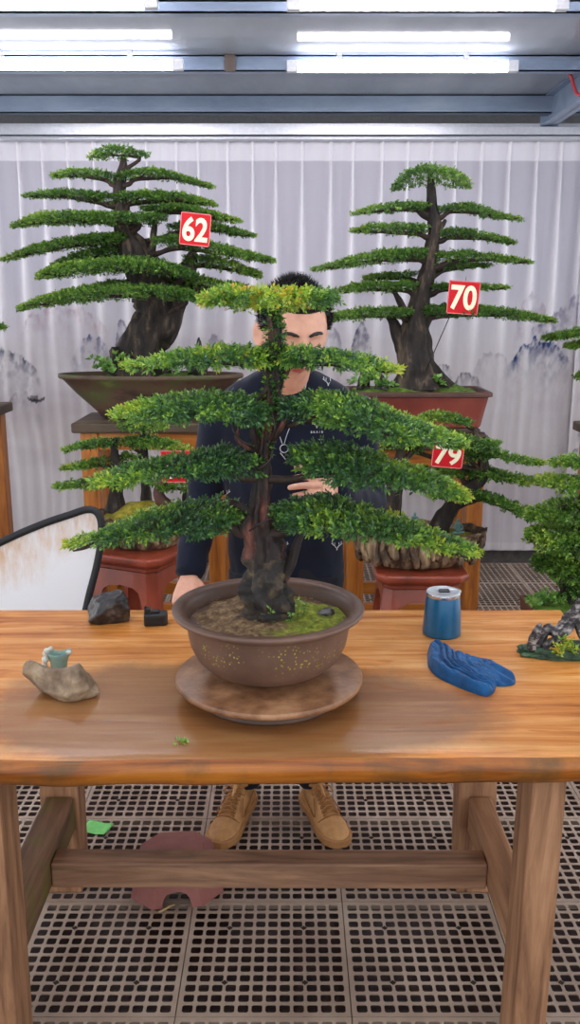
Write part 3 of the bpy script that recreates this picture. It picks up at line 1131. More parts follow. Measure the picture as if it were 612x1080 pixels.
obj('black_rim', tube(cl + np.array([0, .002, 0]), [.013] * len(cl), 240, 8, cap=False, flat=(1, 1)), M_rim, refl)

# ---- tall display stands
M_sw = wood('stand_pine', srgb(112, 58, 16), srgb(178, 104, 34), srgb(208, 136, 58), 2, 7, .4, 14)
M_swx = wood('stand_pine_rail', srgb(112, 58, 16), srgb(182, 106, 34), srgb(210, 138, 58), 0, 7, .4, 14)
M_stop = noisy('stand_slab', [(.3, srgb(52, 40, 30)), (.55, srgb(86, 70, 52)), (.75, srgb(112, 96, 70))], 9, .6, stretch=(.3, 1, 1), bump_s=.3)
def display_stand(x0, x1, yf, yb, ztop, label, moss=False):
    t = thing('display_stand', label, 'stand', ((x0 + x1) / 2, (yf + yb) / 2, 0), 'tall pine display stands')
    lw = .078
    obj('slab', box(x0 - .035, x1 + .035, yf - .02, yb + .02, ztop - .045, ztop), M_stop, t, False, bevel=.008)
    for x in (x0 + lw / 2, x1 - lw / 2):
        for y in (yf + lw / 2, yb - lw / 2):
            obj('leg', box(x - lw / 2, x + lw / 2, y - lw / 2, y + lw / 2, 0, ztop - .046), M_sw, t, False, bevel=.004)
    for y in (yf + .012, yb - .04):
        obj('apron', box(x0 + lw, x1 - lw, y, y + .028, ztop - .125, ztop - .047), M_swx, t, False, bevel=.003)
        obj('stretcher', box(x0 + lw, x1 - lw, y, y + .035, .12, .18), M_swx, t, False, bevel=.003)
    for x in (x0 + .012, x1 - .04):
        obj('apron', box(x, x + .028, yf + lw, yb - lw, ztop - .125, ztop - .047), M_swx, t, False, bevel=.003)
    return t
YF, YB = 4.02, 4.40
def xz(px, py, D):
    q = P(px, py, D)
    return q[0], q[2]
zl = P(150, 446, YF)[2]
zr = P(440, 464, YF)[2]
display_stand(xz(85, 470, YF)[0], xz(236, 470, YF)[0], YF, YB, zl, 'pine display stand under the long green boat-shaped pot, left of the man')
display_stand(xz(368, 470, YF)[0], xz(513, 470, YF)[0], YF, YB, zr, 'pine display stand under the red rectangular pot, right of the man')
xe = xz(-20, 470, YF)[0]
ze = P(5, 434, YF)[2]
display_stand(xe - .62, xe, YF, YB, ze, 'dark-topped display stand cut off by the left edge of the photo')

# ---- red-brown glazed stools
M_stl = noisy('red_lacquer', [(.3, srgb(112, 46, 30)), (.55, srgb(162, 72, 48)), (.75, srgb(186, 92, 62))], 5, .3, stretch=(1, 1, .4), bump_s=.08, coat=.25)
def ceramic_stool(cx, cy, half, ztop, label, rz=0.0, h=None):
    h = h or ztop
    t = thing('pedestal_stool', label, 'stool', (cx, cy, 0), 'red-brown pedestal stools')
    M = Matrix.Translation((cx, cy, 0)) @ Matrix.Rotation(rz, 4, 'Z')
    def sq(s, c=None):
        c = c if c is not None else s * .22
        return [(-s + c, -s), (s - c, -s), (s, -s + c), (s, s - c), (s - c, s), (-s + c, s), (-s, s - c), (-s, -s + c)]
    def ring_stack(levels):
        V, F = [], []
        for s, z in levels:
            V += [(x, y, z) for x, y in sq(s)]
        for k in range(len(levels) - 1):
            for i in range(8):
                j = (i + 1) % 8
                F.append((8 * k + i, 8 * k + j, 8 * k + 8 + j, 8 * k + 8 + i))
        F.append(tuple(range(8))[::-1])
        F.append(tuple(range(8 * (len(levels) - 1), 8 * len(levels))))
        return V, F
    obj('seat', xform(ring_stack([(half * .80, h - .066), (half * .84, h - .062), (half * .84, h - .048), (half * .93, h - .036), (half * .99, h - .028), (half, h - .018), (half, h - .006), (half * .97, h)]), M), M_stl, t, False, bevel=.003)
    # splayed body: eight panels, an arched opening in each of the four broad ones
    top, bot = sq(half * .80), sq(half * 1.10)
    zt_, zb_ = h - .067, 0.0
    for i in range(8):
        j = (i + 1) % 8
        a0, a1 = Vector((*top[i], zt_)), Vector((*top[j], zt_))
        b0, b1 = Vector((*bot[i], zb_)), Vector((*bot[j], zb_))
        broad = i % 2 == 0
        if broad:
            prof = [0, .10, .1001, .12, .17, .28, .5, .72, .83, .88, .8999, .90, 1]
            hts = [0, 0, .74, .80, .85, .88, .89, .88, .85, .80, .74, 0, 0]
        else:
            prof, hts = [0, .5, 1], [0, 0, 0]
        V, F = [], []
        m_ = len(prof)
        bul = lambda k: .012 * math.sin(PI * k)
        nrm = (a1 - a0).cross(b0 - a0).normalized() * -1
        for tt_, k in zip(prof, hts):
            tp = a0.lerp(a1, tt_)
            bt = b0.lerp(b1, tt_)
            for s in (0, .2, .45, .75, 1):
                kk = k + (1 - k) * (1 - s)
                V.append(tuple(bt.lerp(tp, kk) + nrm * 0))
        for q in range(m_ - 1):
            for s in range(4):
                F.append((5 * q + s, 5 * q + s + 1, 5 * q + 6 + s, 5 * q + 5 + s))
        o = obj('arched_panel' if broad else 'leg', xform((V, F), M), M_stl, t, False)
        so = o.modifiers.new('thick', 'SOLIDIFY')
        so.thickness = .022
        so.offset = 1 if (Vector(V[0]) .dot(Vector((0, 0, 0))) > 1) else -1
    return t
DS = 3.55
xl, z_l = xz(149, 585, DS)
ceramic_stool(xl, DS, .185, P(150, 587, DS - .17)[2], 'red-brown pedestal stool under the mossy rock planting, left', R(-24))
xr, z_r = xz(440, 606, DS)
ceramic_stool(xr, DS, .185, P(440, 607, DS - .17)[2], 'red-brown pedestal stool under the root-carved pot, right', R(0))
Z_SL = P(150, 587, DS - .17)[2]
Z_SR = P(440, 607, DS - .17)[2]

# ================================================================== TREES
M_leaf_main = leaf_mat('leaf_main', srgb(56, 92, 62), srgb(90, 136, 66), srgb(144, 182, 64), srgb(190, 206, 66), srgb(228, 170, 66))
M_leaf_back = leaf_mat('leaf_back', srgb(58, 94, 44), srgb(88, 130, 50), srgb(124, 164, 62), srgb(172, 190, 76), srgb(190, 150, 80))
M_bark_main = noisy('bark_main', [(.34, srgb(20, 15, 15)), (.52, srgb(46, 34, 31)), (.60, srgb(112, 66, 54)), (.74, srgb(176, 118, 96))], 13, .7, stretch=(1.4, 1.4, .5), bump_s=.9, bump_d=.008)
M_bark_low = noisy('bark_base', [(.3, srgb(20, 18, 18)), (.5, srgb(44, 38, 36)), (.62, srgb(84, 70, 52)), (.74, srgb(124, 116, 66))], 26, .7, bump_s=1, bump_d=.01)
M_twig = noisy('twig_bark', [(.3, srgb(32, 24, 22)), (.6, srgb(66, 48, 40)), (.8, srgb(112, 78, 60))], 24, .75, stretch=(1, 1, .6), bump_s=.6)
M_bark_back = noisy('bark_back', [(.36, srgb(20, 16, 15)), (.54, srgb(50, 41, 35)), (.70, srgb(108, 92, 74))], 18, .8, stretch=(1.4, 1.4, .4), bump_s=.9, bump_d=.008)
M_bark_red = noisy('bark_red', [(.3, srgb(56, 34, 30)), (.6, srgb(104, 66, 56)), (.8, srgb(140, 96, 80))], 12, .6, bump_s=.4)
M_wire = plain('training_wire', srgb(58, 50, 48), .45, .5)

def leaves_mesh(name, pos, axis, tone, L, W, nl, mat, extent):
    """short shoots, each carrying nl lance-shaped leaves; every leaf a small folded blade"""
    n = len(pos)
    if n == 0:
        return None
    ref = RNG.normal(size=(n, 3))
    u = np.cross(axis, ref)
    u /= np.linalg.norm(u, axis=1)[:, None] + 1e-9
    v = np.cross(axis, u)
    k = np.arange(nl)
    s = (k + .3) / nl
    ph = k * 2.399 + RNG.uniform(0, 6.28, (n, 1))
    ph = ph + RNG.normal(0, .3, (n, nl))
    spread = (1.15 - .75 * s)[None, :] * RNG.uniform(.8, 1.2, (n, nl))
    d = axis[:, None, :] * (.55 + .5 * s)[None, :, None] + (u[:, None, :] * np.cos(ph)[..., None] + v[:, None, :] * np.sin(ph)[..., None]) * spread[..., None]
    d /= np.linalg.norm(d, axis=2)[..., None]
    b = pos[:, None, :] + axis[:, None, :] * (s * extent)[None, :, None]
    l = L * RNG.uniform(.65, 1.15, (n, nl)) * (1.05 - .35 * s)[None, :]
    up = np.array([0, 0, 1.0]) + RNG.normal(0, .55, (n, nl, 3))
    sd = np.cross(d, up)
    sd /= np.linalg.norm(sd, axis=2)[..., None] + 1e-9
    nn = np.cross(sd, d)
    wd = (W * RNG.uniform(.8, 1.2, (n, nl)))[..., None]
    mid = b + d * (l * .48)[..., None]
    A = b
    B = mid + sd * wd * .5 + nn * wd * .16
    T = b + d * l[..., None] - nn * (l * .06)[..., None]
    Cc = mid - sd * wd * .5 + nn * wd * .16
    V = np.stack([A, B, T, Cc], axis=2).reshape(-1, 3)
    m = n * nl
    base = np.arange(m) * 4
    Ft = np.stack([np.stack([base, base + 1, base + 2], 1), np.stack([base, base + 2, base + 3], 1)], 1).reshape(-1, 3)
    me = bpy.data.meshes.new(name)
    me.vertices.add(len(V))
    me.vertices.foreach_set('co', V.ravel())
    me.loops.add(Ft.size)
    me.loops.foreach_set('vertex_index', Ft.ravel().astype(np.int32))
    me.polygons.add(len(Ft))
    me.polygons.foreach_set('loop_start', np.arange(0, Ft.size, 3, dtype=np.int32))
    me.update()
    tn = np.repeat(np.clip(tone[:, None] + (s[None, :] - .45) * .30, 0, 1).reshape(-1), 4)
    at = me.attributes.new('tone', 'FLOAT', 'POINT')
    at.data.foreach_set('value', tn.astype(np.float32))
    me.materials.append(mat)
    return me

class Tree:
    def __init__(self, root, D, leaf, twig, L, W, nl, shoot, density, dnom=.45, dmax=.2):
        self.root, self.D, self.leaf, self.twig = root, D, leaf, twig
        self.L, self.W, self.nl, self.shoot, self.density = L, W, nl, shoot, density
        self.dnom, self.dmax = dnom, dmax
        self.tr = None
        self.seed = 1
        self.fat = 1.0

    def trunk(self, pts, mat, seg=22, n=90, rough=.22, ridges=7, dy=None, name='trunk', freq=14, flare=0.0, main=True, base_mat=None, base_frac=.25):
        w, r = [], []
        for i, q in enumerate(pts):
            D = self.D + (q[3] if len(q) > 3 else 0)
            w.append(P(q[0], q[1], D))
            r.append(q[2] * mpp(q[0], q[1], D))
        self.seed += 1
        g = tube(w, r, n, seg, rough, ridges, freq, self.seed, flare)
        o = obj(name, g, [mat] + ([base_mat] if base_mat else []), self.root)
        if base_mat:
            zs = [p.center.z for p in o.data.polygons]
            lo, hi = min(zs), max(zs)
            for p in o.data.polygons:
                if p.center.z < lo + (hi - lo) * base_frac + .03 * mnoise.noise(p.center * 20):
                    p.material_index = 1
        if main:
            self.tr = catmull(np.column_stack([w, r]), 60)
        return o

    def pad(self, spine, tone=(.1, .5), dD=0.0, d=None, bough=True, root_end=None, dens=1.0, tonefn=None, up=.45, thick=None, fold=None):
        """flat cloud of foliage: spine = (px, py, half thickness px) from one end to the other"""
        self.seed += 1
        D = self.D + dD
        c = np.array([P(q[0], q[1], D) for q in spine])
        hp = np.array([q[2] * mpp(q[0], q[1], D) for q in spine]) * self.fat
        N = 60
        cc = catmull(np.column_stack([c, hp]), N)
        c, h = cc[:, :3], np.maximum(cc[:, 3], .001)
        seglen = np.linalg.norm(np.diff(c, axis=0), axis=1)
        length = seglen.sum()
        t = np.linspace(0, 1, N)
        dn = d if d is not None else min(self.dnom * length, self.dmax)
        plan = np.sqrt(np.clip(1 - (2 * t - 1) ** 2, 0, 1)) * .85 + .15
        dist = np.hypot(c[:, 1], c[:, 0])
        sth = np.abs(CAM_H - c[:, 2]) / dist
        dep = np.minimum(dn * plan * np.clip(h / h.max(), .25, 1) ** .4, .8 * h / np.maximum(sth, .02))
        th = np.sqrt(np.maximum(h ** 2 - (dep * sth) ** 2, (.35 * h) ** 2))
        th = np.maximum(th - self.shoot * .18, .4 * th)
        # number of shoots from the plan area
        area = (2 * dep[:-1] * seglen).sum()
        n = int(area * self.density * dens * (1.25 + .35 * th.mean() / self.shoot)) + 14
        wgt = dep * 1.0 + .004
        cdf = np.cumsum(wgt) / wgt.sum()
        tt = np.interp(RNG.uniform(0, 1, n), cdf, t)
        lat = RNG.uniform(-1, 1, n)
        ci = np.column_stack([np.interp(tt, t, c[:, k]) for k in range(3)])
        di = np.interp(tt, t, dep)
        ti = np.interp(tt, t, th)
        dome = np.sqrt(np.clip(1 - lat ** 2, 0, 1)) * .8 + .2
        lump = 1 + .45 * (fbm(tt * length * 22 + self.seed * 9.7, lat * di * 22 + 40 + self.seed, self.seed, 3) - .5) * 1.6
        z = np.where(RNG.uniform(0, 1, n) < .62, RNG.uniform(.45, 1.0, n), RNG.uniform(-.95, .5, n))
        pos = ci.copy()
        pos[:, 1] += lat * di
        pos[:, 2] += z * ti * dome * np.where(z > 0, lump, .85)
        # shoots point outwards from the middle of the pad
        tang = np.gradient(c, axis=0)
        tang /= np.linalg.norm(tang, axis=1)[:, None]
        tg = np.column_stack([np.interp(tt, t, tang[:, k]) for k in range(3)])
        e = (2 * tt - 1)[:, None]
        ax = tg * np.sign(e) * np.abs(e) ** .7 * 1.0
        ax[:, 1] += lat * 1.0
        ax[:, 2] += np.where(z > .3, up, -.12)
        ax += RNG.normal(0, .38, (n, 3))
        ax /= np.linalg.norm(ax, axis=1)[:, None]
        pos -= ax * (self.shoot * .55)
        # root end: near the trunk
        if root_end is None and self.tr is not None:
            k0 = np.argmin(np.abs(self.tr[:, 2] - c[0][2]))
            k1 = np.argmin(np.abs(self.tr[:, 2] - c[-1][2]))
            a0, a1 = abs(self.tr[k0][0] - c[0][0]), abs(self.tr[k1][0] - c[-1][0])
            root_end = 0 if a0 < a1 else 1
        far = tt if root_end == 0 else 1 - tt
        patch = fbm(pos[:, 0] * 14 + self.seed * 3, pos[:, 1] * 14 + pos[:, 2] * 9, self.seed + 5, 3)
        if tonefn is not None:
            tone_v = tonefn(far, patch, z, n)
        else:
            tone_v = tone[0] + (tone[1] - tone[0]) * np.clip(far * .75 + (patch - .5) * 1.1 + .18 * np.maximum(z, 0), 0, 1)
        tone_v = np.clip(tone_v + RNG.normal(0, .05, n), 0, 1)
        me = leaves_mesh('foliage', pos, ax, tone_v, self.L, self.W, self.nl, self.leaf, self.shoot)
        br = None
        if bough and self.tr is not None:
            cr, ce = (c, 0) if root_end == 0 else (c[::-1], 1)
            thr = th if root_end == 0 else th[::-1]
            a = cr[0]
            tz = a[2] - .03 - .25 * abs(a[0] - np.interp(a[2], self.tr[:, 2], self.tr[:, 0]))
            k = np.argmin(np.abs(self.tr[:, 2] - tz))
            tp = self.tr[k][:3]
            r0 = min(self.tr[k][3] * .55, .016)
            mid = cr[int(N * .18)] - np.array([0, 0, thr[int(N * .18)] * .7])
            if abs(tp[0] - a[0]) < .5 * abs(cr[-1][0] - a[0]):
                pts = [tp, (tp + mid) / 2 - np.array([0, 0, .005]), mid, cr[int(N * .5)] - np.array([0, 0, thr[int(N * .5)] * .35]), cr[int(N * .85)]]
            else:
                pts = [tp, (tp + mid) / 2, mid, cr[int(N * .85)]]
            br = obj('branch', tube(pts, [r0, r0 * .8, r0 * .65, r0 * .45, r0 * .15][:len(pts)], 22, 8, .25, 3, 40, self.seed), self.twig, self.root)
            # side twigs carrying the pad
            g = []
            for q in range(5):
                f = .15 + .16 * q
                b0 = cr[int(N * f)] - np.array([0, 0, thr[int(N * f)] * .45])
                b1 = cr[min(N - 1, int(N * (f + .12)))] + np.array([0, (1 if q % 2 else -1) * dep[int(N * .5)] * .6, 0])
                g.append(tube([b0, (b0 + b1) / 2 - np.array([0, 0, .004]), b1], [r0 * .4, r0 * .3, r0 * .1], 8, 5))
            for s in g:
                obj('twig', s, self.twig, br)
        if me:
            link_mesh('foliage_pad', me, br if br else self.root)
        return c

# ---------------------------------------------------------------- the big tree on the turntable
M_pot = newmat('brown_clay')
def _pot():
    m, nt, b = M_pot
    n = noise_tex(nt, coords(nt), 6, 6, .6)
    c = ramp(nt, n, [(.3, srgb(84, 60, 50)), (.6, srgb(112, 84, 70)), (.8, srgb(134, 106, 90))])
    # specks of yellow-green lichen on the belly
    vo = nt.nodes.new('ShaderNodeTexVoronoi')
    vo.inputs['Scale'].default_value = 130
    nt.links.new(coords(nt), vo.inputs['Vector'])
    dots = ramp(nt, vo.outputs['Distance'], [(.22, (1, 1, 1)), (.30, (0, 0, 0))])
    big = ramp(nt, noise_tex(nt, coords(nt), 9, 4, .6), [(.50, (0, 0, 0)), (.58, (1, 1, 1))])
    tc = nt.nodes.new('ShaderNodeTexCoord')
    sx = nt.nodes.new('ShaderNodeSeparateXYZ')
    nt.links.new(tc.outputs['Object'], sx.inputs[0])
    zr = nt.nodes.new('ShaderNodeMapRange')
    zr.inputs['From Min'].default_value = .128
    zr.inputs['From Max'].default_value = .118
    nt.links.new(sx.outputs[2], zr.inputs['Value'])
    zr2 = nt.nodes.new('ShaderNodeMapRange')
    zr2.inputs['From Min'].default_value = .05
    zr2.inputs['From Max'].default_value = .075
    nt.links.new(sx.outputs[2], zr2.inputs['Value'])
    f = mixc(nt, 1.0, dots, big, 'MULTIPLY')
    f = math_node(nt, 'MULTIPLY', math_node(nt, 'MULTIPLY', f, zr.outputs['Result']), zr2.outputs['Result'])
    c = mixc(nt, f, c, srgb(168, 158, 62))
    nt.links.new(c, b.inputs['Base Color'])
    b.inputs['Roughness'].default_value = .42
    bump(nt, b, noise_tex(nt, coords(nt), 60, 4), .1, .002)
_pot()
M_pot = M_pot[0]
M_soil = newmat('soil_moss')
def _soil():
    m, nt, b = M_soil
    n = noise_tex(nt, coords(nt), 70, 6, .7)
    c = ramp(nt, n, [(.3, srgb(64, 46, 34)), (.5, srgb(128, 100, 72)), (.72, srgb(184, 158, 118))])
    tc = nt.nodes.new('ShaderNodeTexCoord')
    sx = nt.nodes.new('ShaderNodeSeparateXYZ')
    nt.links.new(tc.outputs['Object'], sx.inputs[0])
    k = math_node(nt, 'ADD', math_node(nt, 'MULTIPLY', sx.outputs[0], 3.4), noise_tex(nt, coords(nt), 14, 5, .7))
    f = ramp(nt, k, [(.52, (0, 0, 0)), (.68, (1, 1, 1))])
    g = ramp(nt, n, [(.3, srgb(70, 84, 24)), (.55, srgb(140, 150, 44)), (.75, srgb(196, 198, 80))])
    nt.links.new(mixc(nt, f, c, g), b.inputs['Base Color'])
    b.inputs['Roughness'].default_value = .9
    bump(nt, b, n, .9, .006)
_soil()
M_soil = M_soil[0]

ZT = TT + .0522
PX = P(283, 640, D0)[0]
main = thing('potted_bonsai', 'big tiered tree in a round brown clay bowl on the turntable', 'bonsai', (PX, D0, ZT))
HP = .152
prof = [(.02, .0005), (.080, .0005), (.086, .003), (.088, .010), (.108, .014), (.132, .026), (.152, .046), (.165, .074), (.170, .100), (.172, .124), (.176, .132), (.193, .137), (.200, .142), (.202, .147), (.200, .151), (.195, HP), (.184, .1515), (.177, .148), (.172, .138), (.168, .118), (.02, .112)]
obj('pot', lathe(prof, 96, (PX, D0, ZT)), M_pot, main, auto=60)
def soil_geo(r=.169, z=.116):
    V, F = [(PX, D0, ZT + z + .02)], []
    nr, ns = 26, 72
    for i in range(1, nr + 1):
        q = r * i / nr
        for j in range(ns):
            a = 2 * PI * j / ns
            x, y = q * math.cos(a), q * math.sin(a)
            h = .018 * (1 - (i / nr) ** 2) + .012 * mnoise.noise(Vector((x * 22, y * 22, 1))) + .005 * mnoise.noise(Vector((x * 70, y * 70, 3)))
            if i == nr:
                h = 0
            V.append((PX + x, D0 + y, ZT + z + h))
    for j in range(ns):
        F.append((0, 1 + j, 1 + (j + 1) % ns))
    for i in range(nr - 1):
        for j in range(ns):
            a, b = 1 + i * ns + j, 1 + i * ns + (j + 1) % ns
            F.append((a, a + ns, b + ns, b))
    return V, F
obj('soil', soil_geo(), M_soil, main)

T = Tree(main, D0, M_leaf_main, M_twig, .0145, .0054, 10, .026, 6600, .5, .15)
T.fat = 1.12
ZS = ZT + .118
T.trunk([(284, 656, 29, -.01), (283, 644, 27), (282, 624, 24), (280, 600, 20), (277, 575, 17), (273, 555, 15), (274, 537, 12), (276, 520, 8.5), (275, 495, 9), (277, 470, 9), (281, 445, 8), (286, 418, 7.5), (291, 392, 7), (291, 365, 6.5), (289, 340, 6), (287, 322, 4)],
        M_bark_main, 44, 190, .40, 6, base_mat=M_bark_low, base_frac=.24, freq=24)
# stub branch rising from the foot on the right, and old stubs by the forks
def limb(pts, r, mat=None, name='branch', seed=3):
    w, rr = [], []
    for q, k in zip(pts, r):
        D = D0 + (q[2] if len(q) > 2 else 0)
        w.append(P(q[0], q[1], D))
        rr.append(k * mpp(q[0], q[1], D))
    return obj(name, tube(w, rr, 30, 12, .3, 4, 26, seed), mat or M_bark_main, main)
limb([(298, 612), (306, 596), (312, 578), (318, 560)], [5.5, 6, 5, 3.5], seed=8)
limb([(272, 478), (258, 470), (250, 462), (252, 452)], [3, 3, 2.4, 1.6], seed=9)
limb([(282, 470), (292, 458, -.02), (298, 448, -.03), (304, 440, -.03)], [3.6, 3.4, 3, 2], seed=10)
limb([(276, 480), (268, 462, -.02), (266, 446, -.02), (262, 436)], [3.6, 3.6, 3, 2], seed=11)
limb([(272, 545), (258, 537, -.01), (244, 530)], [6, 5, 4], seed=12)
limb([(290, 405), (298, 420, -.03), (310, 434, -.03)], [2, 1.8, 1.2], M_twig, seed=13)
limb([(288, 400), (280, 412, -.02), (268, 428)], [2.5, 2.2, 1.5], M_twig, seed=14)
for k, pts in enumerate([[(284, 470, -.03), (290, 455, -.06), (288, 440, -.06), (281, 432, -.05), (279, 445, -.05)],
                         [(262, 486, -.04), (272, 494, -.06), (284, 486, -.06), (288, 474, -.05)],
                         [(263, 560, -.06), (275, 552, -.07), (288, 548, -.06), (294, 560, -.05)],
                         [(250, 440, -.03), (246, 452, -.05), (254, 464, -.05), (266, 470, -.05)]]):
    w = [P(q[0], q[1], D0 + q[2]) for q in pts]
    obj('training_wire', tube(w, [.0022] * len(w), 30, 6), M_wire, main)

young = lambda far, patch, z, n: np.clip(.36 + (patch - .5) * 1.5 + .1 * far + (RNG.uniform(0, 1, n) < .10) * .4, .1, 1)
T.pad([(213, 318, 5), (228, 316, 9), (250, 316, 11), (290, 318, 12), (330, 317, 11), (358, 317, 7)], tonefn=young, dens=1.15, bough=False, d=.10)
upper = lambda far, patch, z, n: np.clip(.20 + .4 * far ** 1.5 + (patch - .5) * 1.0 + (RNG.uniform(0, 1, n) < .06) * .3, 0, .95)
T.pad([(131, 388, 4), (165, 383, 7), (200, 380, 10), (240, 378, 12), (270, 379, 12), (288, 382, 9)], tonefn=upper, d=.09)
T.pad([(294, 380, 9), (320, 378, 12), (355, 381, 11), (390, 386, 8), (422, 391, 4)], tonefn=upper, d=.09)
lo = lambda far, patch, z, n: np.clip(.06 + .46 * far ** 1.6 + (patch - .5) * .9, 0, .8)
T.pad([(121, 438, 5), (150, 434, 12), (190, 431, 15), (230, 431, 15), (265, 434, 16), (286, 438, 9)], tonefn=lo)
T.pad([(297, 432, 12), (330, 432, 18), (362, 437, 21), (400, 447, 21), (440, 457, 15), (468, 463, 9), (489, 467, 4)], tonefn=lo, dD=-.03)
T.pad([(99, 508, 4), (130, 502, 11), (160, 496, 12), (190, 491, 11), (215, 490, 15), (240, 489, 17), (277, 492, 11)], tonefn=lo, dD=-.02)
T.pad([(308, 484, 12), (335, 489, 20), (365, 493, 22), (400, 497, 19), (440, 505, 14), (475, 516, 9), (493, 523, 4)], tonefn=lo, dD=-.01)
T.pad([(72, 574, 3), (100, 568, 7), (130, 560, 13), (165, 552, 17), (200, 548, 19), (235, 546, 18), (257, 546, 11)], tonefn=lo)
T.pad([(290, 545, 11), (320, 544, 21), (355, 546, 22), (390, 553, 18), (430, 562, 15), (470, 573, 11), (503, 583, 6)], tonefn=lo, dD=-.02)
# small leaves clothing the upper trunk
def trunk_leaves():
    n = 260
    k = RNG.uniform(34, 58, n)
    q = np.column_stack([np.interp(k, np.arange(60), T.tr[:, j]) for j in range(4)])
    a = RNG.uniform(0, 2 * PI, n)
    ax = np.column_stack([np.cos(a), np.sin(a), RNG.uniform(-.2, .8, n)])
    ax /= np.linalg.norm(ax, axis=1)[:, None]
    pos = q[:, :3] + ax * q[:, 3:4] * .7
    link_mesh('trunk_foliage', leaves_mesh('trunk_foliage', pos, ax, RNG.uniform(0, .4, n), .012, .005, 7, M_leaf_main, .014), main)
trunk_leaves()
# seedlings in the bowl
M_herb = leaf_mat('herb', srgb(70, 120, 50), srgb(110, 160, 70), srgb(140, 180, 90), srgb(170, 200, 100), srgb(190, 200, 110))
for (px, py, hgt, tn, lean) in ((313, 658, .05, .5, .3), (289, 664, .045, .5, -.4), (305, 662, .03, .4, .2), (318, 654, .035, .6, .5)):
    dd = Dz(py, ZS)
    a = P(px, py, dd)
    n = 7
    s = np.linspace(.2, 1, n)[:, None]
    pos = a + np.array([lean * .02, 0, hgt]) * s
    ax = np.column_stack([np.where(np.arange(n) % 2, .8, -.8), RNG.normal(0, .3, n), np.full(n, .5)])
    ax /= np.linalg.norm(ax, axis=1)[:, None]
    link_mesh('seedling', leaves_mesh('seedling', pos, ax, np.full(n, tn), .010, .005, 3, M_herb, .004), main)
    obj('seedling_stem', tube([a - np.array([0, 0, .006]), a + np.array([lean * .02, 0, hgt])], [.0012, .0007], 6, 5), M_herb, main)
tag(obj('slate_chip', rock((P(345, 632, D0 + .01)[0], D0 + .03, ZS - .001), (.024, .02, .010), 8, sub=3), M_rock_d), 'small dark slate chip lying on the moss in the big brown bowl', 'stone')

tag(link_mesh('leaf_sprig', leaves_mesh('leaf_sprig', SPRIG[0], SPRIG[1], np.full(7, .45), .012, .005, 4, M_leaf_main, .006)), 'tiny green leaf sprig dropped near the front edge of the workbench', 'sprig')

# ---------------------------------------------------------------- trees on the stands
M_pot62 = noisy('mossy_glaze', [(.32, srgb(46, 36, 30)), (.47, srgb(92, 68, 54)), (.58, srgb(78, 82, 46)), (.72, srgb(122, 120, 66))], 7, .5, bump_s=.3, bump_d=.004, stretch=(.6, .6, 1.6))
M_pot70 = noisy('red_clay', [(.3, srgb(104, 42, 34)), (.55, srgb(134, 60, 48)), (.75, srgb(150, 76, 62))], 4, .45, bump_s=.06)
M_pot70r = noisy('dark_clay_rim', [(.3, srgb(70, 44, 38)), (.7, srgb(104, 68, 58))], 6, .5)
M_darkwood = noisy('carved_dark_wood', [(.3, srgb(40, 26, 22)), (.7, srgb(78, 52, 44))], 14, .5, bump_s=.6)
M_mossg = noisy('green_moss', [(.3, srgb(52, 78, 26)), (.55, srgb(96, 132, 40)), (.75, srgb(150, 170, 66))], 40, .95, bump_s=1, bump_d=.01)
M_mossy = noisy('ochre_moss', [(.3, srgb(90, 84, 24)), (.55, srgb(150, 138, 40)), (.75, srgb(190, 172, 70))], 34, .95, bump_s=1, bump_d=.01)

def mound(cx, cy, z, rx, ry, h, seed=0, rect=False):
    V, F = [(cx, cy, z + h)], []
    nr, ns = 14, 48
    for i in range(1, nr + 1):
        for j in range(ns):
            a = 2 * PI * j / ns
            ca, sa = math.cos(a), math.sin(a)
            k = 1.0
            if rect:
                k = 1 / max(abs(ca), abs(sa))
            q = i / nr
            x, y = rx * q * ca * k, ry * q * sa * k
            hh = h * (1 - q ** 2) + .016 * mnoise.noise(Vector((x * 16 + seed, y * 16, 2))) * (1 - q ** 6) - (.004 if i == nr else 0)
            V.append((cx + x, cy + y, z + hh))
    for j in range(ns):
        F.append((0, 1 + j, 1 + (j + 1) % ns))
    for i in range(nr - 1):
        for j in range(ns):
            a, b = 1 + i * ns + j, 1 + i * ns + (j + 1) % ns
            F.append((a, a + ns, b + ns, b))
    F.append(tuple(1 + (nr - 1) * ns + j for j in range(ns))[::-1])
    return V, F

def herbs(root, pts, hgt=.04, n=8, L=.022, seed=0, name='ground_plant'):
    for (px, py, D) in pts:
        a = P(px, py, D)
        pos = a + RNG.normal(0, .012, (n, 3)) * np.array([1.6, 1, .3]) + np.array([0, 0, 1]) * RNG.uniform(.1, 1, (n, 1)) * hgt
        ax = RNG.normal(0, 1, (n, 3))
        ax[:, 2] = np.abs(ax[:, 2]) * .6 + .3
        ax /= np.linalg.norm(ax, axis=1)[:, None]
        link_mesh(name, leaves_mesh(name, pos, ax, RNG.uniform(.1, .6, n), L, L * .6, 4, M_herb, .012), root)

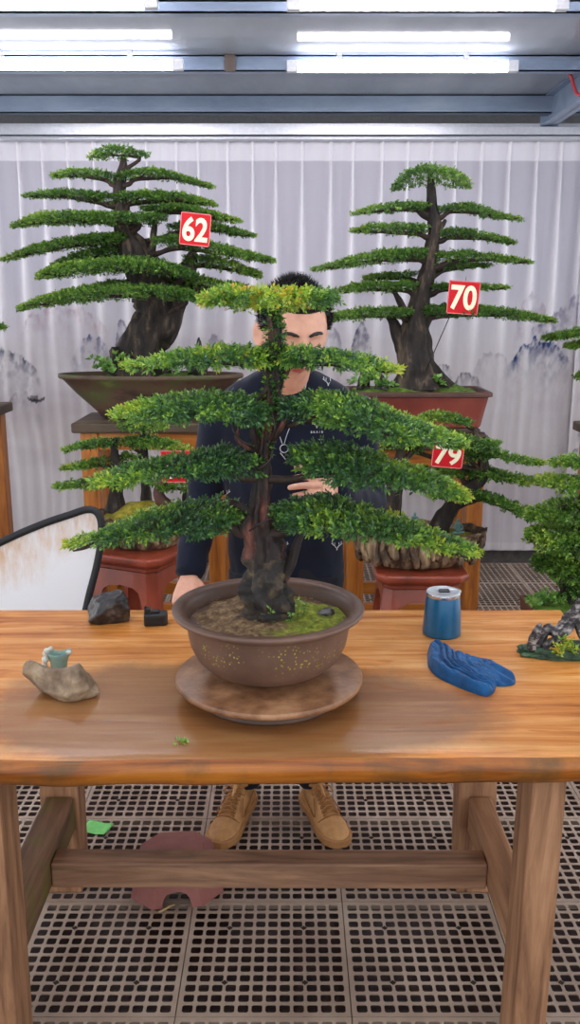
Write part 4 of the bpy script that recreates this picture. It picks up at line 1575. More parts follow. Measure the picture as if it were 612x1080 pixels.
# ---- number plates: red with pale numerals
M_plate = plain('red_plate', srgb(206, 8, 26), .4, 0, .25)
M_plate_e = plain('plate_edge', srgb(228, 120, 120), .4)
M_num = plain('pale_numerals', srgb(252, 240, 206), .4)
def number_plate(txt, px, py, D, wpx, hpx, rot, label, tiltx=0.0):
    c = P(px, py, D)
    s = mpp(px, py, D)
    w_, h_ = wpx * s, hpx * s
    t = thing('number_plate', label, 'number plate', (c[0], c[1], c[2] - h_ / 2), 'red number plates in the trees')
    M = Matrix.Translation(c) @ Matrix.Rotation(-R(rot), 4, 'Y') @ Matrix.Rotation(tiltx, 4, 'X')
    obj('plate', xform(box(-w_ / 2, w_ / 2, -.001, .003, -h_ / 2, h_ / 2), M), M_plate, t, False)
    e = .0035
    fr = join(box(-w_ / 2, w_ / 2, -.002, -.0005, h_ / 2 - e, h_ / 2), box(-w_ / 2, w_ / 2, -.002, -.0005, -h_ / 2, -h_ / 2 + e),
              box(-w_ / 2, -w_ / 2 + e, -.002, -.0005, -h_ / 2, h_ / 2), box(w_ / 2 - e, w_ / 2, -.002, -.0005, -h_ / 2, h_ / 2))
    obj('border', xform(fr, M), M_plate_e, t, False)
    cu = bpy.data.curves.new('num', 'FONT')
    cu.body = txt
    cu.size = 1
    cu.offset = .028
    cu.extrude = .004
    cu.resolution_u = 6
    tmp = bpy.data.objects.new('num', cu)
    COL.objects.link(tmp)
    dg = bpy.context.evaluated_depsgraph_get()
    me = bpy.data.meshes.new_from_object(tmp.evaluated_get(dg))
    bpy.data.objects.remove(tmp)
    co = np.empty(len(me.vertices) * 3)
    me.vertices.foreach_get('co', co)
    co = co.reshape(-1, 3)
    lo, hi = co.min(0), co.max(0)
    sx, sy = w_ * .84 / (hi[0] - lo[0]), h_ * .76 / (hi[1] - lo[1])
    V = [((q[0] - (lo[0] + hi[0]) / 2) * sx, -.0022 + (-q[2]) * .15, (q[1] - (lo[1] + hi[1]) / 2) * sy) for q in co]
    F = [tuple(p.vertices) for p in me.polygons]
    obj('numeral', xform((V, F), M), M_num, t, False)
    obj('hanging_wire', xform(tube([(0, .004, h_ / 2 - .004), (.003, .006, h_ / 2 + .012), (.006, .03, h_ / 2 + .02)], [.0012] * 3, 10, 5), M), M_wire, t)
    return t

# ---- 62: long boat pot, left stand
D6 = 4.20
zs = zl                                                           # stand top
c0 = P(160, 420, D6)
t62 = thing('potted_bonsai', 'wide many-tiered tree leaning in a long mossy boat-shaped pot, plate 62, left', 'bonsai', (c0[0], D6, zs))
hz = P(160, 397, D6 - .17)[2] - zs
hw = (P(258, 400, D6)[0] - P(62, 400, D6)[0]) / 2
bw = hw * .56
bp = [(.03, .001), (bw * .9, .001), (bw, .010), (bw * 1.05, .03), (hw * .80, hz * .55), (hw * .95, hz * .88), (hw * .985, hz * .90), (hw, hz * .94), (hw * .99, hz), (hw * .955, hz * .995), (hw * .93, hz * .94), (hw * .88, hz * .86), (.03, hz * .86)]
obj('pot', lathe(bp, 96, (c0[0], D6, zs), 1, .40), M_pot62, t62, auto=50)
obj('soil_moss', mound(c0[0], D6, zs + hz * .87, hw * .90, hw * .36, .025, 4), M_mossg, t62)
t6 = Tree(t62, D6, M_leaf_back, M_twig, .015, .0072, 8, .025, 3900, .30, .22)
t6.trunk([(144, 398, 27), (147, 384, 23), (150, 368, 20), (158, 350, 21), (168, 335, 23), (166, 312, 23), (153, 288, 19), (141, 264, 14), (133, 246, 10), (128, 222, 7), (126, 196, 5.5), (130, 176, 4), (130, 163, 2)],
         M_bark_back, 26, 130, .3, 6, flare=.25, freq=9)
t6.trunk([(130, 394, 10, -.03), (124, 378, 8, -.03), (119, 368, 5, -.03)], M_bark_back, 12, 20, .3, 3, main=False, name='dead_stub', freq=9)
t6.trunk([(150, 280, 9), (160, 262, 5), (162, 245, 4), (164, 232, 2)], M_bark_back, 10, 24, .25, 3, main=False, name='branch', freq=9)
t6.trunk([(172, 318, 15), (188, 300, 12), (198, 285, 9), (203, 268, 5), (202, 258, 2)], M_bark_back, 12, 24, .3, 3, main=False, name='branch', freq=9)
t6.trunk([(160, 300, 14), (180, 303, 9), (215, 306, 6), (245, 308, 3)], M_bark_back, 12, 24, .3, 3, main=False, name='branch', freq=9)
gt = (.10, .55)
for sp, kw in [
    ([(94, 167, 4), (112, 162, 8), (135, 162, 8), (160, 165, 3)], {}),
    ([(55, 186, 3), (85, 184, 6), (125, 188, 7)], {}), ([(125, 188, 7), (165, 184, 6), (200, 191, 4), (226, 198, 2)], {}),
    ([(24, 207, 2), (70, 206, 6), (122, 211, 8)], {}), ([(118, 211, 8), (160, 209, 8), (200, 211, 6), (230, 217, 2)], {}),
    ([(13, 239, 2), (50, 232, 7), (90, 231, 8), (130, 232, 8), (176, 231, 7)], dict(dD=-.06)), ([(148, 222, 5), (190, 221, 6), (225, 228, 5), (255, 234, 2)], {}),
    ([(178, 241, 6), (215, 238, 7), (245, 245, 5), (271, 249, 2)], dict(dD=.06)),
    ([(3, 275, 2), (40, 264, 5), (80, 257, 7), (115, 253, 7), (138, 252, 5)], {}), ([(42, 291, 3), (75, 275, 6), (110, 268, 8), (142, 262, 6)], dict(dD=.08)),
    ([(162, 255, 6), (200, 258, 9), (240, 266, 7), (270, 272, 5), (291, 276, 2)], dict(dD=-.05)),
    ([(40, 292, 3), (70, 286, 9), (110, 282, 10), (150, 281, 10), (185, 286, 8), (210, 292, 3)], dict(dD=-.15, root_end=1)),
    ([(195, 274, 5), (225, 278, 8), (255, 285, 7), (278, 292, 3)], {}),
    ([(20, 326, 3), (60, 316, 8), (100, 311, 10), (150, 308, 9), (190, 311, 8), (212, 316, 4)], dict(dD=-.18, root_end=1)),
    ([(82, 308, 4), (115, 304, 8), (150, 301, 9)], dict(dD=.10)), ([(165, 302, 8), (210, 301, 10), (262, 304, 4)], dict(dD=.04)),
]:
    t6.pad(sp, gt, **kw)
herbs(t62, [(104, 391, D6 - .05), (112, 389, D6 - .12), (168, 390, D6 - .1), (128, 386, D6 - .1), (176, 386, D6), (190, 388, D6 - .1), (206, 390, D6 - .08), (220, 388, D6 - .06), (235, 391, D6 - .05), (118, 394, D6 - .12), (160, 394, D6 - .12), (245, 390, D6)], .05, 9, .032)
def spire(px0, px1, ptop, pbase, D, seed, name, label):
    a = P((px0 + px1) / 2, pbase, D)
    s = mpp((px0 + px1) / 2, pbase, D)
    g = rock((a[0], D, a[2]), ((px1 - px0) / 2 * s, .03, (pbase - ptop) / 2 * s), seed, 6, .5, 0, True, 4)
    # narrow towards the top
    zs_ = [v[2] for v in g[0]]
    lo_, hi_ = min(zs_), max(zs_)
    V = []
    for v in g[0]:
        k = (v[2] - lo_) / (hi_ - lo_)
        f = 1.15 - .8 * k
        V.append((a[0] + (v[0] - a[0]) * f, D + (v[1] - D) * f, a[2] + k * (pbase - ptop) * s))
    tag(obj(name, (V, g[1]), M_rock_d), label, 'stone')
spire(199, 220, 356, 397, D6 + .04, 14, 'scholar_stone', 'small black peaked stone standing in the long boat-shaped pot')
number_plate('62', 206, 242, D6 - .24, 32, 33, -6, 'red plate with 62 hanging in the wide tree on the left')

# ---- 70: red rectangular pot, right stand
D7 = 4.20
zs = zr
xl7, xr7 = P(366, 414, D7 - .16)[0], P(521, 414, D7 - .16)[0]
cx7 = (xl7 + xr7) / 2
t70 = thing('potted_bonsai', 'upright tiered tree with a domed crown in a red rectangular pot, plate 70, right', 'bonsai', (cx7, D7, zs))
# carved low base under the pot
bs = thing('pot_base', 'dark carved wooden base under the red rectangular pot', 'pot base', (cx7, D7, zs))
zb7 = .045
def rrect(hx, hy, z, c):
    return [(cx7 + x, D7 + y, z) for x, y in [(-hx + c, -hy), (hx - c, -hy), (hx, -hy + c), (hx, hy - c), (hx - c, hy), (-hx + c, hy), (-hx, hy - c), (-hx, -hy + c)]]
def stack(levels):
    V, F = [], []
    for hx, hy, z, c in levels:
        V += rrect(hx, hy, z, c)
    for k in range(len(levels) - 1):
        for i in range(8):
            j = (i + 1) % 8
            F.append((8 * k + i, 8 * k + j, 8 * k + 8 + j, 8 * k + 8 + i))
    F.append(tuple(range(8))[::-1])
    F.append(tuple(range(8 * (len(levels) - 1), 8 * len(levels))))
    return V, F
hx7 = (xr7 - xl7) / 2
obj('rail', stack([(hx7 * .84, .125, zs + .022, .01), (hx7 * .87, .13, zs + .026, .01), (hx7 * .87, .13, zs + .038, .01), (hx7 * .84, .125, zs + zb7, .01)]), M_darkwood, bs, False, bevel=.002)
for sx in (-1, 1):
    for sy in (-1, 1):
        x, y = cx7 + sx * hx7 * .76, D7 + sy * .10
        obj('carved_foot', stack_ := xform(lathe([(.01, 0), (.055, 0), (.06, .006), (.05, .014), (.045, .0235), (.01, .0235)], 20, (0, 0, 0)), Matrix.Translation((x, y, zs + .0005)) @ Matrix.Diagonal((1.3, .6, 1, 1))), M_darkwood, bs)
zp = zs + zb7 + .001
ztop7 = P(440, 414, D7 - .165)[2]
h7 = ztop7 - zp
obj('pot', stack([(hx7 * .86, .125, zp, .02), (hx7 * .88, .13, zp + .012, .02), (hx7 * .90, .135, zp + h7 * .3, .02), (hx7 * .955, .15, zp + h7 * .85, .02), (hx7 * .90, .14, zp + h7 * .85, .02)]), M_pot70, t70, False, bevel=.004)
obj('pot_rim', stack([(hx7 * .955, .15, zp + h7 * .845, .02), (hx7, .165, zp + h7 * .87, .02), (hx7 * 1.0, .166, zp + h7 * .97, .02), (hx7 * .98, .16, zp + h7, .02), (hx7 * .93, .145, zp + h7, .02), (hx7 * .91, .14, zp + h7 * .86, .02)]), M_pot70r, t70, False, bevel=.002)
obj('moss', mound(cx7, D7, zp + h7 * .93, hx7 * .90, .137, .03, 9, True), M_mossg, t70)
t7 = Tree(t70, D7, M_leaf_back, M_twig, .015, .0072, 8, .025, 3900, .30, .20)
t7.trunk([(441, 409, 26), (440, 396, 21), (438, 380, 17), (437, 364, 15), (437, 348, 14), (441, 328, 11), (446, 306, 8.5), (452, 282, 7.5), (456, 258, 7), (459, 238, 6.5), (456, 218, 5), (455, 198, 4), (454, 182, 2)],
         M_bark_back, 26, 130, .28, 6, flare=.3, freq=9)
t7.trunk([(452, 396, 9, -.03), (462, 403, 8, -.04), (472, 410, 5, -.05)], M_bark_back, 12, 20, .3, 3, main=False, name='surface_root', freq=9)
t7.trunk([(430, 398, 8, -.03), (421, 405, 7, -.04), (414, 410, 4, -.05)], M_bark_back, 12, 20, .3, 3, main=False, name='surface_root', freq=9)
t7.trunk([(428, 368, 9), (420, 352, 7), (415, 340, 5), (409, 333, 3)], M_bark_back, 12, 20, .25, 3, main=False, name='branch', freq=9)
t7.trunk([(436, 345, 8), (428, 330, 5), (422, 318, 3.5), (415, 306, 2)], M_bark_back, 12, 20, .25, 3, main=False, name='branch', freq=9)
t7.trunk([(444, 350, 8), (452, 335, 5), (462, 326, 3), (470, 320, 2)], M_bark_back, 12, 20, .25, 3, main=False, name='branch', freq=9)
t7.trunk([(459, 245, 4), (466, 238, 3), (470, 232, 2)], M_bark_back, 12, 20, .25, 3, main=False, name='branch', freq=9)
t7.trunk([(457, 232, 3), (447, 228, 2.5), (440, 222, 2)], M_bark_back, 12, 20, .25, 3, main=False, name='branch', freq=9)
for sp, kw in [
    ([(415, 199, 4), (428, 191, 10), (452, 186, 13), (478, 190, 11), (497, 196, 4)], dict(d=.14, bough=False)),
    ([(370, 226, 2), (400, 221, 5), (430, 219, 6), (454, 219, 5)], {}), ([(462, 222, 4), (490, 220, 6), (520, 227, 4), (553, 232, 2)], {}),
    ([(371, 244, 2), (395, 242, 7), (430, 243, 8), (452, 242, 5)], dict(dD=-.03)), ([(462, 247, 6), (490, 247, 6), (525, 253, 4), (544, 257, 2)], {}),
    ([(329, 285, 2), (365, 278, 6), (400, 272, 8), (430, 270, 8), (450, 267, 5)], dict(dD=-.05)), ([(458, 274, 8), (490, 271, 7), (530, 274, 4), (562, 277, 1.5)], {}), ([(458, 283, 5), (490, 281, 4), (520, 280, 2)], dict(dD=.06)),
    ([(384, 294, 3), (410, 292, 5), (442, 290, 5)], dict(dD=.06)),
    ([(350, 309, 3), (380, 304, 6), (415, 303, 7), (440, 302, 5)], {}), ([(452, 303, 4), (480, 303, 5), (505, 303, 4), (538, 304, 2)], {}),
    ([(339, 337, 3), (370, 333, 7), (405, 330, 7), (435, 330, 5)], dict(dD=-.06)), ([(448, 328, 6), (480, 329, 8), (520, 330, 7), (560, 335, 5), (586, 339, 2)], dict(dD=-.04)),
]:
    t7.pad(sp, gt, **kw)
obj('support_wire', tube([P(449, 392, D7 - .1), P(474, 335, D7 - .16)], [.0022, .0022], 4, 6), M_wire, t70)
herbs(t70, [(384, 404, D7 - .1), (392, 402, D7 - .1), (400, 405, D7 - .12), (378, 407, D7 - .05), (462, 405, D7 - .1), (410, 409, D7 - .12)], .03, 10, .026)
for k, (a_, b_, tp, bs_) in enumerate(((376, 390, 388, 411), (394, 410, 393, 412))):
    spire(a_, b_, tp, bs_, D7 - .02 - .05 * k, 30 + k, 'scenery_stone', ('dark blue-grey stone at the left end of the red rectangular pot', 'dark stone close to the trunk in the red rectangular pot')[k])
number_plate('70', 489, 314, D7 - .20, 33, 34, -4, 'red plate with 70 on a wire in the tree above the red pot')

# ---- root-carved pots on the stools
M_root = newmat('root_wood')
def _root():
    m, nt, b = M_root
    v = coords(nt, (1, 1, .35))
    n = noise_tex(nt, v, 22, 6, .65, .5)
    c = ramp(nt, n, [(.32, srgb(36, 27, 23)), (.46, srgb(92, 72, 56)), (.58, srgb(160, 132, 100)), (.75, srgb(216, 190, 150))])
    nt.links.new(c, b.inputs['Base Color'])
    b.inputs['Roughness'].default_value = .6
    bump(nt, b, n, .8, .008)
_root()
M_root = M_root[0]
def root_pot(cx, cy, z0, rx, ry, h, seed, drips=46):
    """oval basin whose wall hangs down in root-like drips"""
    rs = random.Random(seed)
    dr = [(2 * PI * (k + rs.uniform(-.3, .3)) / drips, rs.uniform(.10, .95) * .8, rs.uniform(.035, .065), rs.uniform(.6, 1.15)) for k in range(drips)]
    seg, rows = 220, 44
    V, F = [], []
    for i in range(rows):
        k = i / (rows - 1)                                        # 0 bottom .. 1 rim
        for j in range(seg):
            a = 2 * PI * j / seg
            base = .58 + .32 * k ** .8
            add = 0.0
            for (da, zb, w_, s) in dr:
                dd = (a - da + PI) % (2 * PI) - PI
                dd += .05 * mnoise.noise(Vector((k * 4, da * 3, seed)))
                g = math.exp(-(dd / w_) ** 2)
                if g > .02:
                    tip = 1 / (1 + math.exp(-(k - zb) * 26))
                    blob = .5 * math.exp(-((k - zb - .05) / .07) ** 2)
                    add = max(add, g * s * (tip * .8 + blob))
            rim = math.exp(-((k - 1) / .06) ** 2)
            f = base + .16 * add * (1 - .70 * rim) * (1.05 - .45 * k) + .06 * rim
            q = Vector((math.cos(a) * 5, math.sin(a) * 5, k * 3 + seed))
            f += .035 * mnoise.noise(q) + .02 * mnoise.noise(q * 3)
            V.append((cx + rx * f * math.cos(a), cy + ry * f * math.sin(a), z0 + h * k + (.012 * mnoise.noise(q * 1.4) if k > .9 else 0)))
    for i in range(rows - 1):
        for j in range(seg):
            j2 = (j + 1) % seg
            F.append((i * seg + j, i * seg + j2, (i + 1) * seg + j2, (i + 1) * seg + j))
    # inner lip
    n0 = len(V)
    for (s, dz) in ((.90, .0), (.86, -.03)):
        for j in range(seg):
            a = 2 * PI * j / seg
            V.append((cx + rx * s * math.cos(a), cy + ry * s * math.sin(a), z0 + h + dz))
    for j in range(seg):
        j2 = (j + 1) % seg
        F.append(((rows - 1) * seg + j, (rows - 1) * seg + j2, n0 + j2, n0 + j))
        F.append((n0 + j, n0 + j2, n0 + seg + j2, n0 + seg + j))
    F.append(tuple(range(seg))[::-1])
    F.append(tuple(n0 + seg + j for j in range(seg)))
    g = [(V, F)]
    for k in range(int(drips * .9)):
        a = 2 * PI * (k + rs.uniform(-.35, .35)) / (drips * .9)
        z1, zt = rs.uniform(.02, .55), rs.uniform(.75, .92)
        pts, rad = [], []
        r_ = rs.uniform(.011, .019)
        for q, kk in ((zt, .7), (zt * .6 + z1 * .4, 1.0), (zt * .2 + z1 * .8, 1.15), (z1, .55)):
            s_ = .80 + .12 * q + rs.uniform(-.02, .02)
            aa = a + rs.uniform(-.03, .03)
            pts.append((cx + rx * s_ * math.cos(aa), cy + ry * s_ * math.sin(aa), z0 + .004 + h * q))
            rad.append(r_ * kk)
        g.append(tube(pts, rad, 22, 10, rough=.45, ridges=3, freq=30, seed=k + seed))
    return join(*g)

D9 = DS
a9, b9 = P(366, 580, D9)[0], P(515, 580, D9)[0]
cx9, rx9 = (a9 + b9) / 2, (b9 - a9) / 2
z9 = Z_SR + .001
ht9 = P(440, 568, D9 - .15)[2] - z9
t79 = thing('potted_bonsai', 'twin-trunked tree in an oval root-carved pot, plate 79, right stool', 'bonsai', (cx9, D9, z9))
obj('pot', root_pot(cx9, D9, z9, rx9, rx9 * .56, ht9, 3), M_root, t79)
obj('moss', mound(cx9, D9, z9 + ht9 - .028, rx9 * .84, rx9 * .46, .03, 13), M_mossy, t79)
t9 = Tree(t79, D9, M_leaf_back, M_twig, .018, .0085, 8, .028, 3200, .36, .17)
t9.trunk([(414, 566, 10), (414, 545, 8.5), (415, 520, 8), (418, 498, 6.5), (424, 474, 5), (428, 455, 3)], M_bark_back, 18, 70, .28, 5, main=False, freq=12, flare=.3)
t9.trunk([(462, 566, 12), (466, 552, 10), (474, 538, 8.5), (484, 526, 8), (496, 514, 7.5), (507, 503, 7), (510, 488, 5), (506, 470, 4), (500, 452, 2)], M_bark_back, 18, 90, .28, 5, freq=12, flare=.3)
t9.trunk([(474, 540, 2), (492, 532, 1.6), (508, 524, 1.2)], M_bark_back, 8, 14, .2, 2, main=False, name='branch')
t9.trunk([(422, 488, 4), (432, 480, 3), (440, 470, 2.6), (446, 458, 2)], M_bark_back, 8, 14, .2, 2, main=False, name='branch')
g9 = (.06, .62)
for sp, kw in [
    ([(436, 444, 4), (460, 441, 8), (480, 443, 6), (498, 447, 3)], {}),
    ([(428, 456, 7), (455, 457, 9), (485, 464, 9), (512, 470, 7), (527, 468, 4)], dict(tonefn=upper, dD=-.05)),
    ([(484, 484, 7), (505, 477, 9), (530, 481, 6), (555, 486, 4), (574, 488, 1.5)], {}),
    ([(488, 499, 7), (512, 499, 9), (545, 505, 6), (584, 511, 3)], dict(dD=.04)),
    ([(500, 522, 5), (520, 527, 8), (550, 540, 10), (585, 548, 6)], dict(dD=-.05)),
    ([(440, 496, 5), (468, 498, 8), (492, 500, 4)], dict(dD=.03)),
    ([(402, 470, 5), (425, 468, 8), (448, 476, 7)], dict(root_end=1)),
    ([(450, 524, 4), (476, 524, 6), (496, 527, 5)], dict(dD=-.12, tonefn=upper)),
]:
    t9.pad(sp, g9, **kw)
number_plate('79', 472.5, 480, D9 - .22, 33, 27, -5, 'red plate with 79 in the tree over the root-carved pot')
# two little green figures on the moss
M_fig = noisy('verdigris', [(.3, srgb(64, 96, 92)), (.6, srgb(96, 130, 124)), (.8, srgb(140, 164, 156))], 50, .6, bump_s=.3)
def sitting_figure(px, py, D, hpx, label, turn=0.0):
    a = P(px, py, D)
    s = hpx * mpp(px, py, D)
    def E(x, y, z, rx, ry, rz_):
        return ico(2, (x * s, y * s, z * s), (rx * s, ry * s, rz_ * s))
    parts = [E(0, 0, .10, .33, .26, .10), E(0, .02, .34, .19, .15, .26), E(0, 0, .86, .11, .12, .13), E(0, .01, .99, .045, .05, .04), E(0, .01, .62, .21, .12, .12),
             tube([(-.20 * s, 0, .60 * s), (-.28 * s, -.04 * s, .40 * s), (-.10 * s, -.18 * s, .26 * s)], [.06 * s, .055 * s, .045 * s], 12, 8),
             tube([(.20 * s, 0, .60 * s), (.28 * s, -.04 * s, .40 * s), (.10 * s, -.18 * s, .26 * s)], [.06 * s, .055 * s, .045 * s], 12, 8),
             tube([(-.30 * s, .05 * s, .10 * s), (-.30 * s, -.14 * s, .10 * s), (.10 * s, -.22 * s, .09 * s)], [.10 * s, .09 * s, .06 * s], 12, 8),
             tube([(.30 * s, .05 * s, .10 * s), (.30 * s, -.14 * s, .11 * s), (-.08 * s, -.24 * s, .12 * s)], [.10 * s, .09 * s, .06 * s], 12, 8)]
    me = remesh(join(*parts), s * .03, 3)
    me.transform(Matrix.Translation((a[0], D, a[2])) @ Matrix.Rotation(turn, 4, 'Z'))
    me.materials.append(M_fig)
    me.polygons.foreach_set('use_smooth', [True] * len(me.polygons))
    tag(link_mesh('buddha_figurine', me), label, 'figurine', 'tiny figurines in the root-carved pot')
sitting_figure(437.5, 554, D9 - .06, 14.5, 'tiny green seated figurine left of the leaning trunk in the root-carved pot')
sitting_figure(483, 563, D9 - .07, 17, 'tiny green seated figurine right of the leaning trunk in the root-carved pot', R(20))

# ---- left stool: mossy rock planting
a8, b8 = P(98, 560, DS)[0], P(206, 560, DS)[0]
cx8, rx8 = (a8 + b8) / 2, (b8 - a8) / 2
z8 = Z_SL + .001
ht8 = P(150, 548, DS - .12)[2] - z8
t80 = thing('potted_bonsai', 'group of small trees on a mossy rock slab, red plate half hidden, left stool', 'bonsai', (cx8, DS, z8))
obj('rock_slab', root_pot(cx8, DS, z8, rx8, rx8 * .72, ht8, 8, 30), M_root, t80)
obj('moss', mound(cx8, DS, z8 + ht8 - .028, rx8 * .86, rx8 * .60, .075, 23), M_mossy, t80)
t8 = Tree(t80, DS, M_leaf_back, M_twig, .018, .0085, 8, .028, 3200, .36, .15)
t8.trunk([(121, 540, 9), (122, 520, 7), (122, 500, 6), (121, 484, 4.5), (121, 470, 3), (122, 462, 2)], M_bark_back, 16, 60, .28, 5, freq=12, flare=.3)
for sp, kw in [
    ([(66, 475, 2), (95, 469, 5), (126, 467, 6)], dict(root_end=1)), ([(66, 494, 2), (90, 490, 5), (122, 486, 8)], dict(root_end=1)),
    ([(57, 513, 3), (80, 511, 5), (104, 511, 5), (120, 508, 4)], dict(root_end=1, dD=-.05)), ([(124, 486, 8), (150, 484, 8)], dict(root_end=0, dD=.04)),
]:
    t8.pad(sp, g9, **kw)
t8.trunk([(156, 544, 7, .05), (154, 520, 5, .05), (153, 496, 4.5, .05), (152, 476, 4, .05), (150, 460, 3, .05), (150, 452, 2, .05)], M_bark_back, 14, 60, .28, 4, freq=12)
for sp, kw in [
    ([(126, 452, 3), (140, 449, 7), (160, 449, 7), (177, 453, 3)], dict(bough=False)),
    ([(126, 468, 6), (155, 466, 7), (180, 470, 5), (206, 476, 3)], dict(tonefn=upper)),
    ([(140, 486, 6), (160, 490, 6), (178, 494, 3)], {}),
]:
    t8.pad(sp, g9, dD=.05, **kw)
t8.trunk([(184, 540, 8, -.05), (177, 533, 7, -.05), (170, 526, 6.5, -.05), (168, 517, 5.5, -.05), (172, 508, 4.5, -.05), (180, 502, 3, -.05)], M_bark_red, 16, 60, .15, 3, freq=10)
t8.pad([(160, 510, 4), (178, 514, 6), (200, 514, 5), (212, 516, 2)], g9, dD=-.05)
t8.trunk([(198, 540, 5), (196, 524, 4), (200, 512, 3), (204, 500, 2)], M_bark_back, 14, 40, .28, 4, freq=12, main=False)
number_plate('80', 187, 492, DS - .16, 34, 34, 1, 'red plate half hidden behind a branch of the big tree, above the left stool')

# ---- right edge: leafy tree in a small clay box
DR = 3.05
zR = P(575, 646, DR)[2]
aR, bR = P(556, 640, DR)[0], P(640, 640, DR)[0]
tR = thing('potted_bonsai', 'dense bright green tree in a small brown box at the right edge', 'bonsai', ((aR + bR) / 2, DR, zR - .10))
hR = .13
M_box = noisy('brown_box_clay', [(.3, srgb(78, 46, 32)), (.7, srgb(120, 76, 54))], 8, .6)
cR, wR = (aR + bR) / 2, (bR - aR) / 2
def tray(cx, cy, z, hx, hy, h, t=.012):
    o, i = [(-hx, -hy), (hx, -hy), (hx, hy), (-hx, hy)], [(-hx + t, -hy + t), (hx - t, -hy + t), (hx - t, hy - t), (-hx + t, hy - t)]
    V = [(cx + x * .9, cy + y * .9, z) for x, y in o] + [(cx + x, cy + y, z + h) for x, y in o] + [(cx + x, cy + y, z + h) for x, y in i] + [(cx + x, cy + y, z + h * .75) for x, y in i]
    F = [(3, 2, 1, 0), (12, 13, 14, 15)]
    for k in range(4):
        j = (k + 1) % 4
        F += [(k, j, 4 + j, 4 + k), (4 + k, 4 + j, 8 + j, 8 + k), (8 + k, 8 + j, 12 + j, 12 + k)]
    return V, F
obj('pot', tray(cR, DR, zR - .10, wR, .11, hR), M_box, tR, False, bevel=.003)
obj('moss', mound(cR, DR, zR + .018, wR * .93, .10, .03, 31, True), M_mossg, tR)
tr = Tree(tR, DR, M_leaf_back, M_twig, .017, .009, 8, .028, 3600, .45, .16)
tr.trunk([(604, 650, 10), (602, 632, 9), (601, 612, 8), (604, 590, 7), (608, 565, 6), (612, 540, 5), (618, 515, 4), (624, 492, 2)], M_bark_back, 16, 80, .28, 5, freq=12)
gR = (.12, .62)
for sp, kw in [
    ([(582, 489, 3), (600, 487, 6), (625, 487, 8), (650, 490, 4)], {}), ([(568, 507, 4), (590, 511, 11), (625, 515, 12), (655, 518, 6)], {}),
    ([(556, 545, 5), (585, 541, 12), (625, 538, 14), (660, 540, 8)], {}),
    ([(556, 568, 8), (580, 570, 18), (610, 573, 22), (640, 570, 18), (665, 570, 8)], dict(dD=-.04, dens=1.4)),
    ([(563, 596, 8), (585, 598, 17), (615, 600, 18), (650, 600, 10)], dict(dens=1.3)), ([(592, 620, 8), (615, 622, 11), (645, 622, 8)], dict(dens=1.2)),
]:
    tr.pad(sp, gR, bough=False, **kw)
for a_, b_, c_ in (((606, 570), (594, 566), (580, 562)), ((606, 560), (620, 552), (634, 545)), ((612, 540), (598, 535), (585, 538)), ((602, 600), (590, 596), (578, 598))):
    tr.trunk([(*a_, 4), (*b_, 3), (*c_, 1.5)], M_bark_back, 8, 14, .2, 2, main=False, name='branch')
herbs(tR, [(566, 638, DR - .05), (575, 636, DR - .06), (585, 637, DR - .05), (592, 634, DR), (572, 634, DR)], .03, 12, .02)
ceramic_stool(cR, DR, .17, zR - .101, 'low red-brown stool under the brown box pot at the right edge, mostly hidden')

# ---- trees mostly outside the frame whose tips reach in
def neighbour(name_label, px, D, ztop, trunk, pads, side):
    x = P(px, 400, D)[0]
    t = thing('potted_bonsai', name_label, 'bonsai', (x, D, ztop))
    obj('pot', lathe([(.02, .001), (.13, .001), (.15, .02), (.19, .09), (.20, .10), (.195, .105), (.18, .10), (.02, .09)], 48, (x, D, ztop)), M_pot62, t, auto=50)
    obj('moss', mound(x, D, ztop + .085, .17, .17, .03, 3), M_mossg, t)
    k = Tree(t, D, M_leaf_back, M_twig, .021, .010, 7, .030, 2300, .3, .2)
    k.trunk(trunk, M_bark_back, 14, 60, .28, 5, freq=10)
    for sp in pads:
        k.pad(sp, gt)
yL = ze
kx = P(-72, 400, 4.2)[0]
neighbour('tree past the left edge, only a leafy branch tip reaching into the photo', -72, 4.2, yL,
          [(-72, 402, 14), (-70, 380, 12), (-74, 350, 9), (-72, 300, 6), (-72, 260, 3)], [[(5, 346, 1.5), (-20, 340, 5), (-66, 338, 6)], [(-10, 300, 2), (-40, 296, 5), (-70, 296, 6)]], 1)
zRR = P(690, 450, 4.2)[2]
xa = P(640, 470, 4.02)[0]
display_stand(xa, xa + .62, YF, YB, zRR, 'pine display stand past the right edge, out of the photo')
neighbour('tree past the right edge, two thin branch tips reaching in beside the curtain', 690, 4.2, zRR,
          [(690, 428, 14), (692, 405, 12), (690, 370, 9), (692, 330, 6), (690, 290, 3)],
          [[(574, 357, 1), (592, 354, 2.5), (625, 350, 5), (684, 350, 6)], [(597, 366, 2), (620, 363, 4), (684, 362, 6)], [(607, 398, 2), (630, 394, 5), (684, 392, 6)]], -1)

# little artificial plant on the driftwood ornament
for (px, py, dd) in ((597, 683, 2.0), (590, 688, 1.985), (604, 688, 1.985)):
    a = P(px, py, dd)
    n = 16
    ax = RNG.normal(0, .6, (n, 3))
    ax[:, 2] = np.abs(ax[:, 2]) + .6
    ax /= np.linalg.norm(ax, axis=1)[:, None]
    link_mesh('artificial_plant', leaves_mesh('artificial_plant', np.repeat(a[None], n, 0) + RNG.normal(0, .004, (n, 3)), ax, RNG.uniform(.3, 1, n), .014, .006, 5, M_leaf_main, .022), orn)

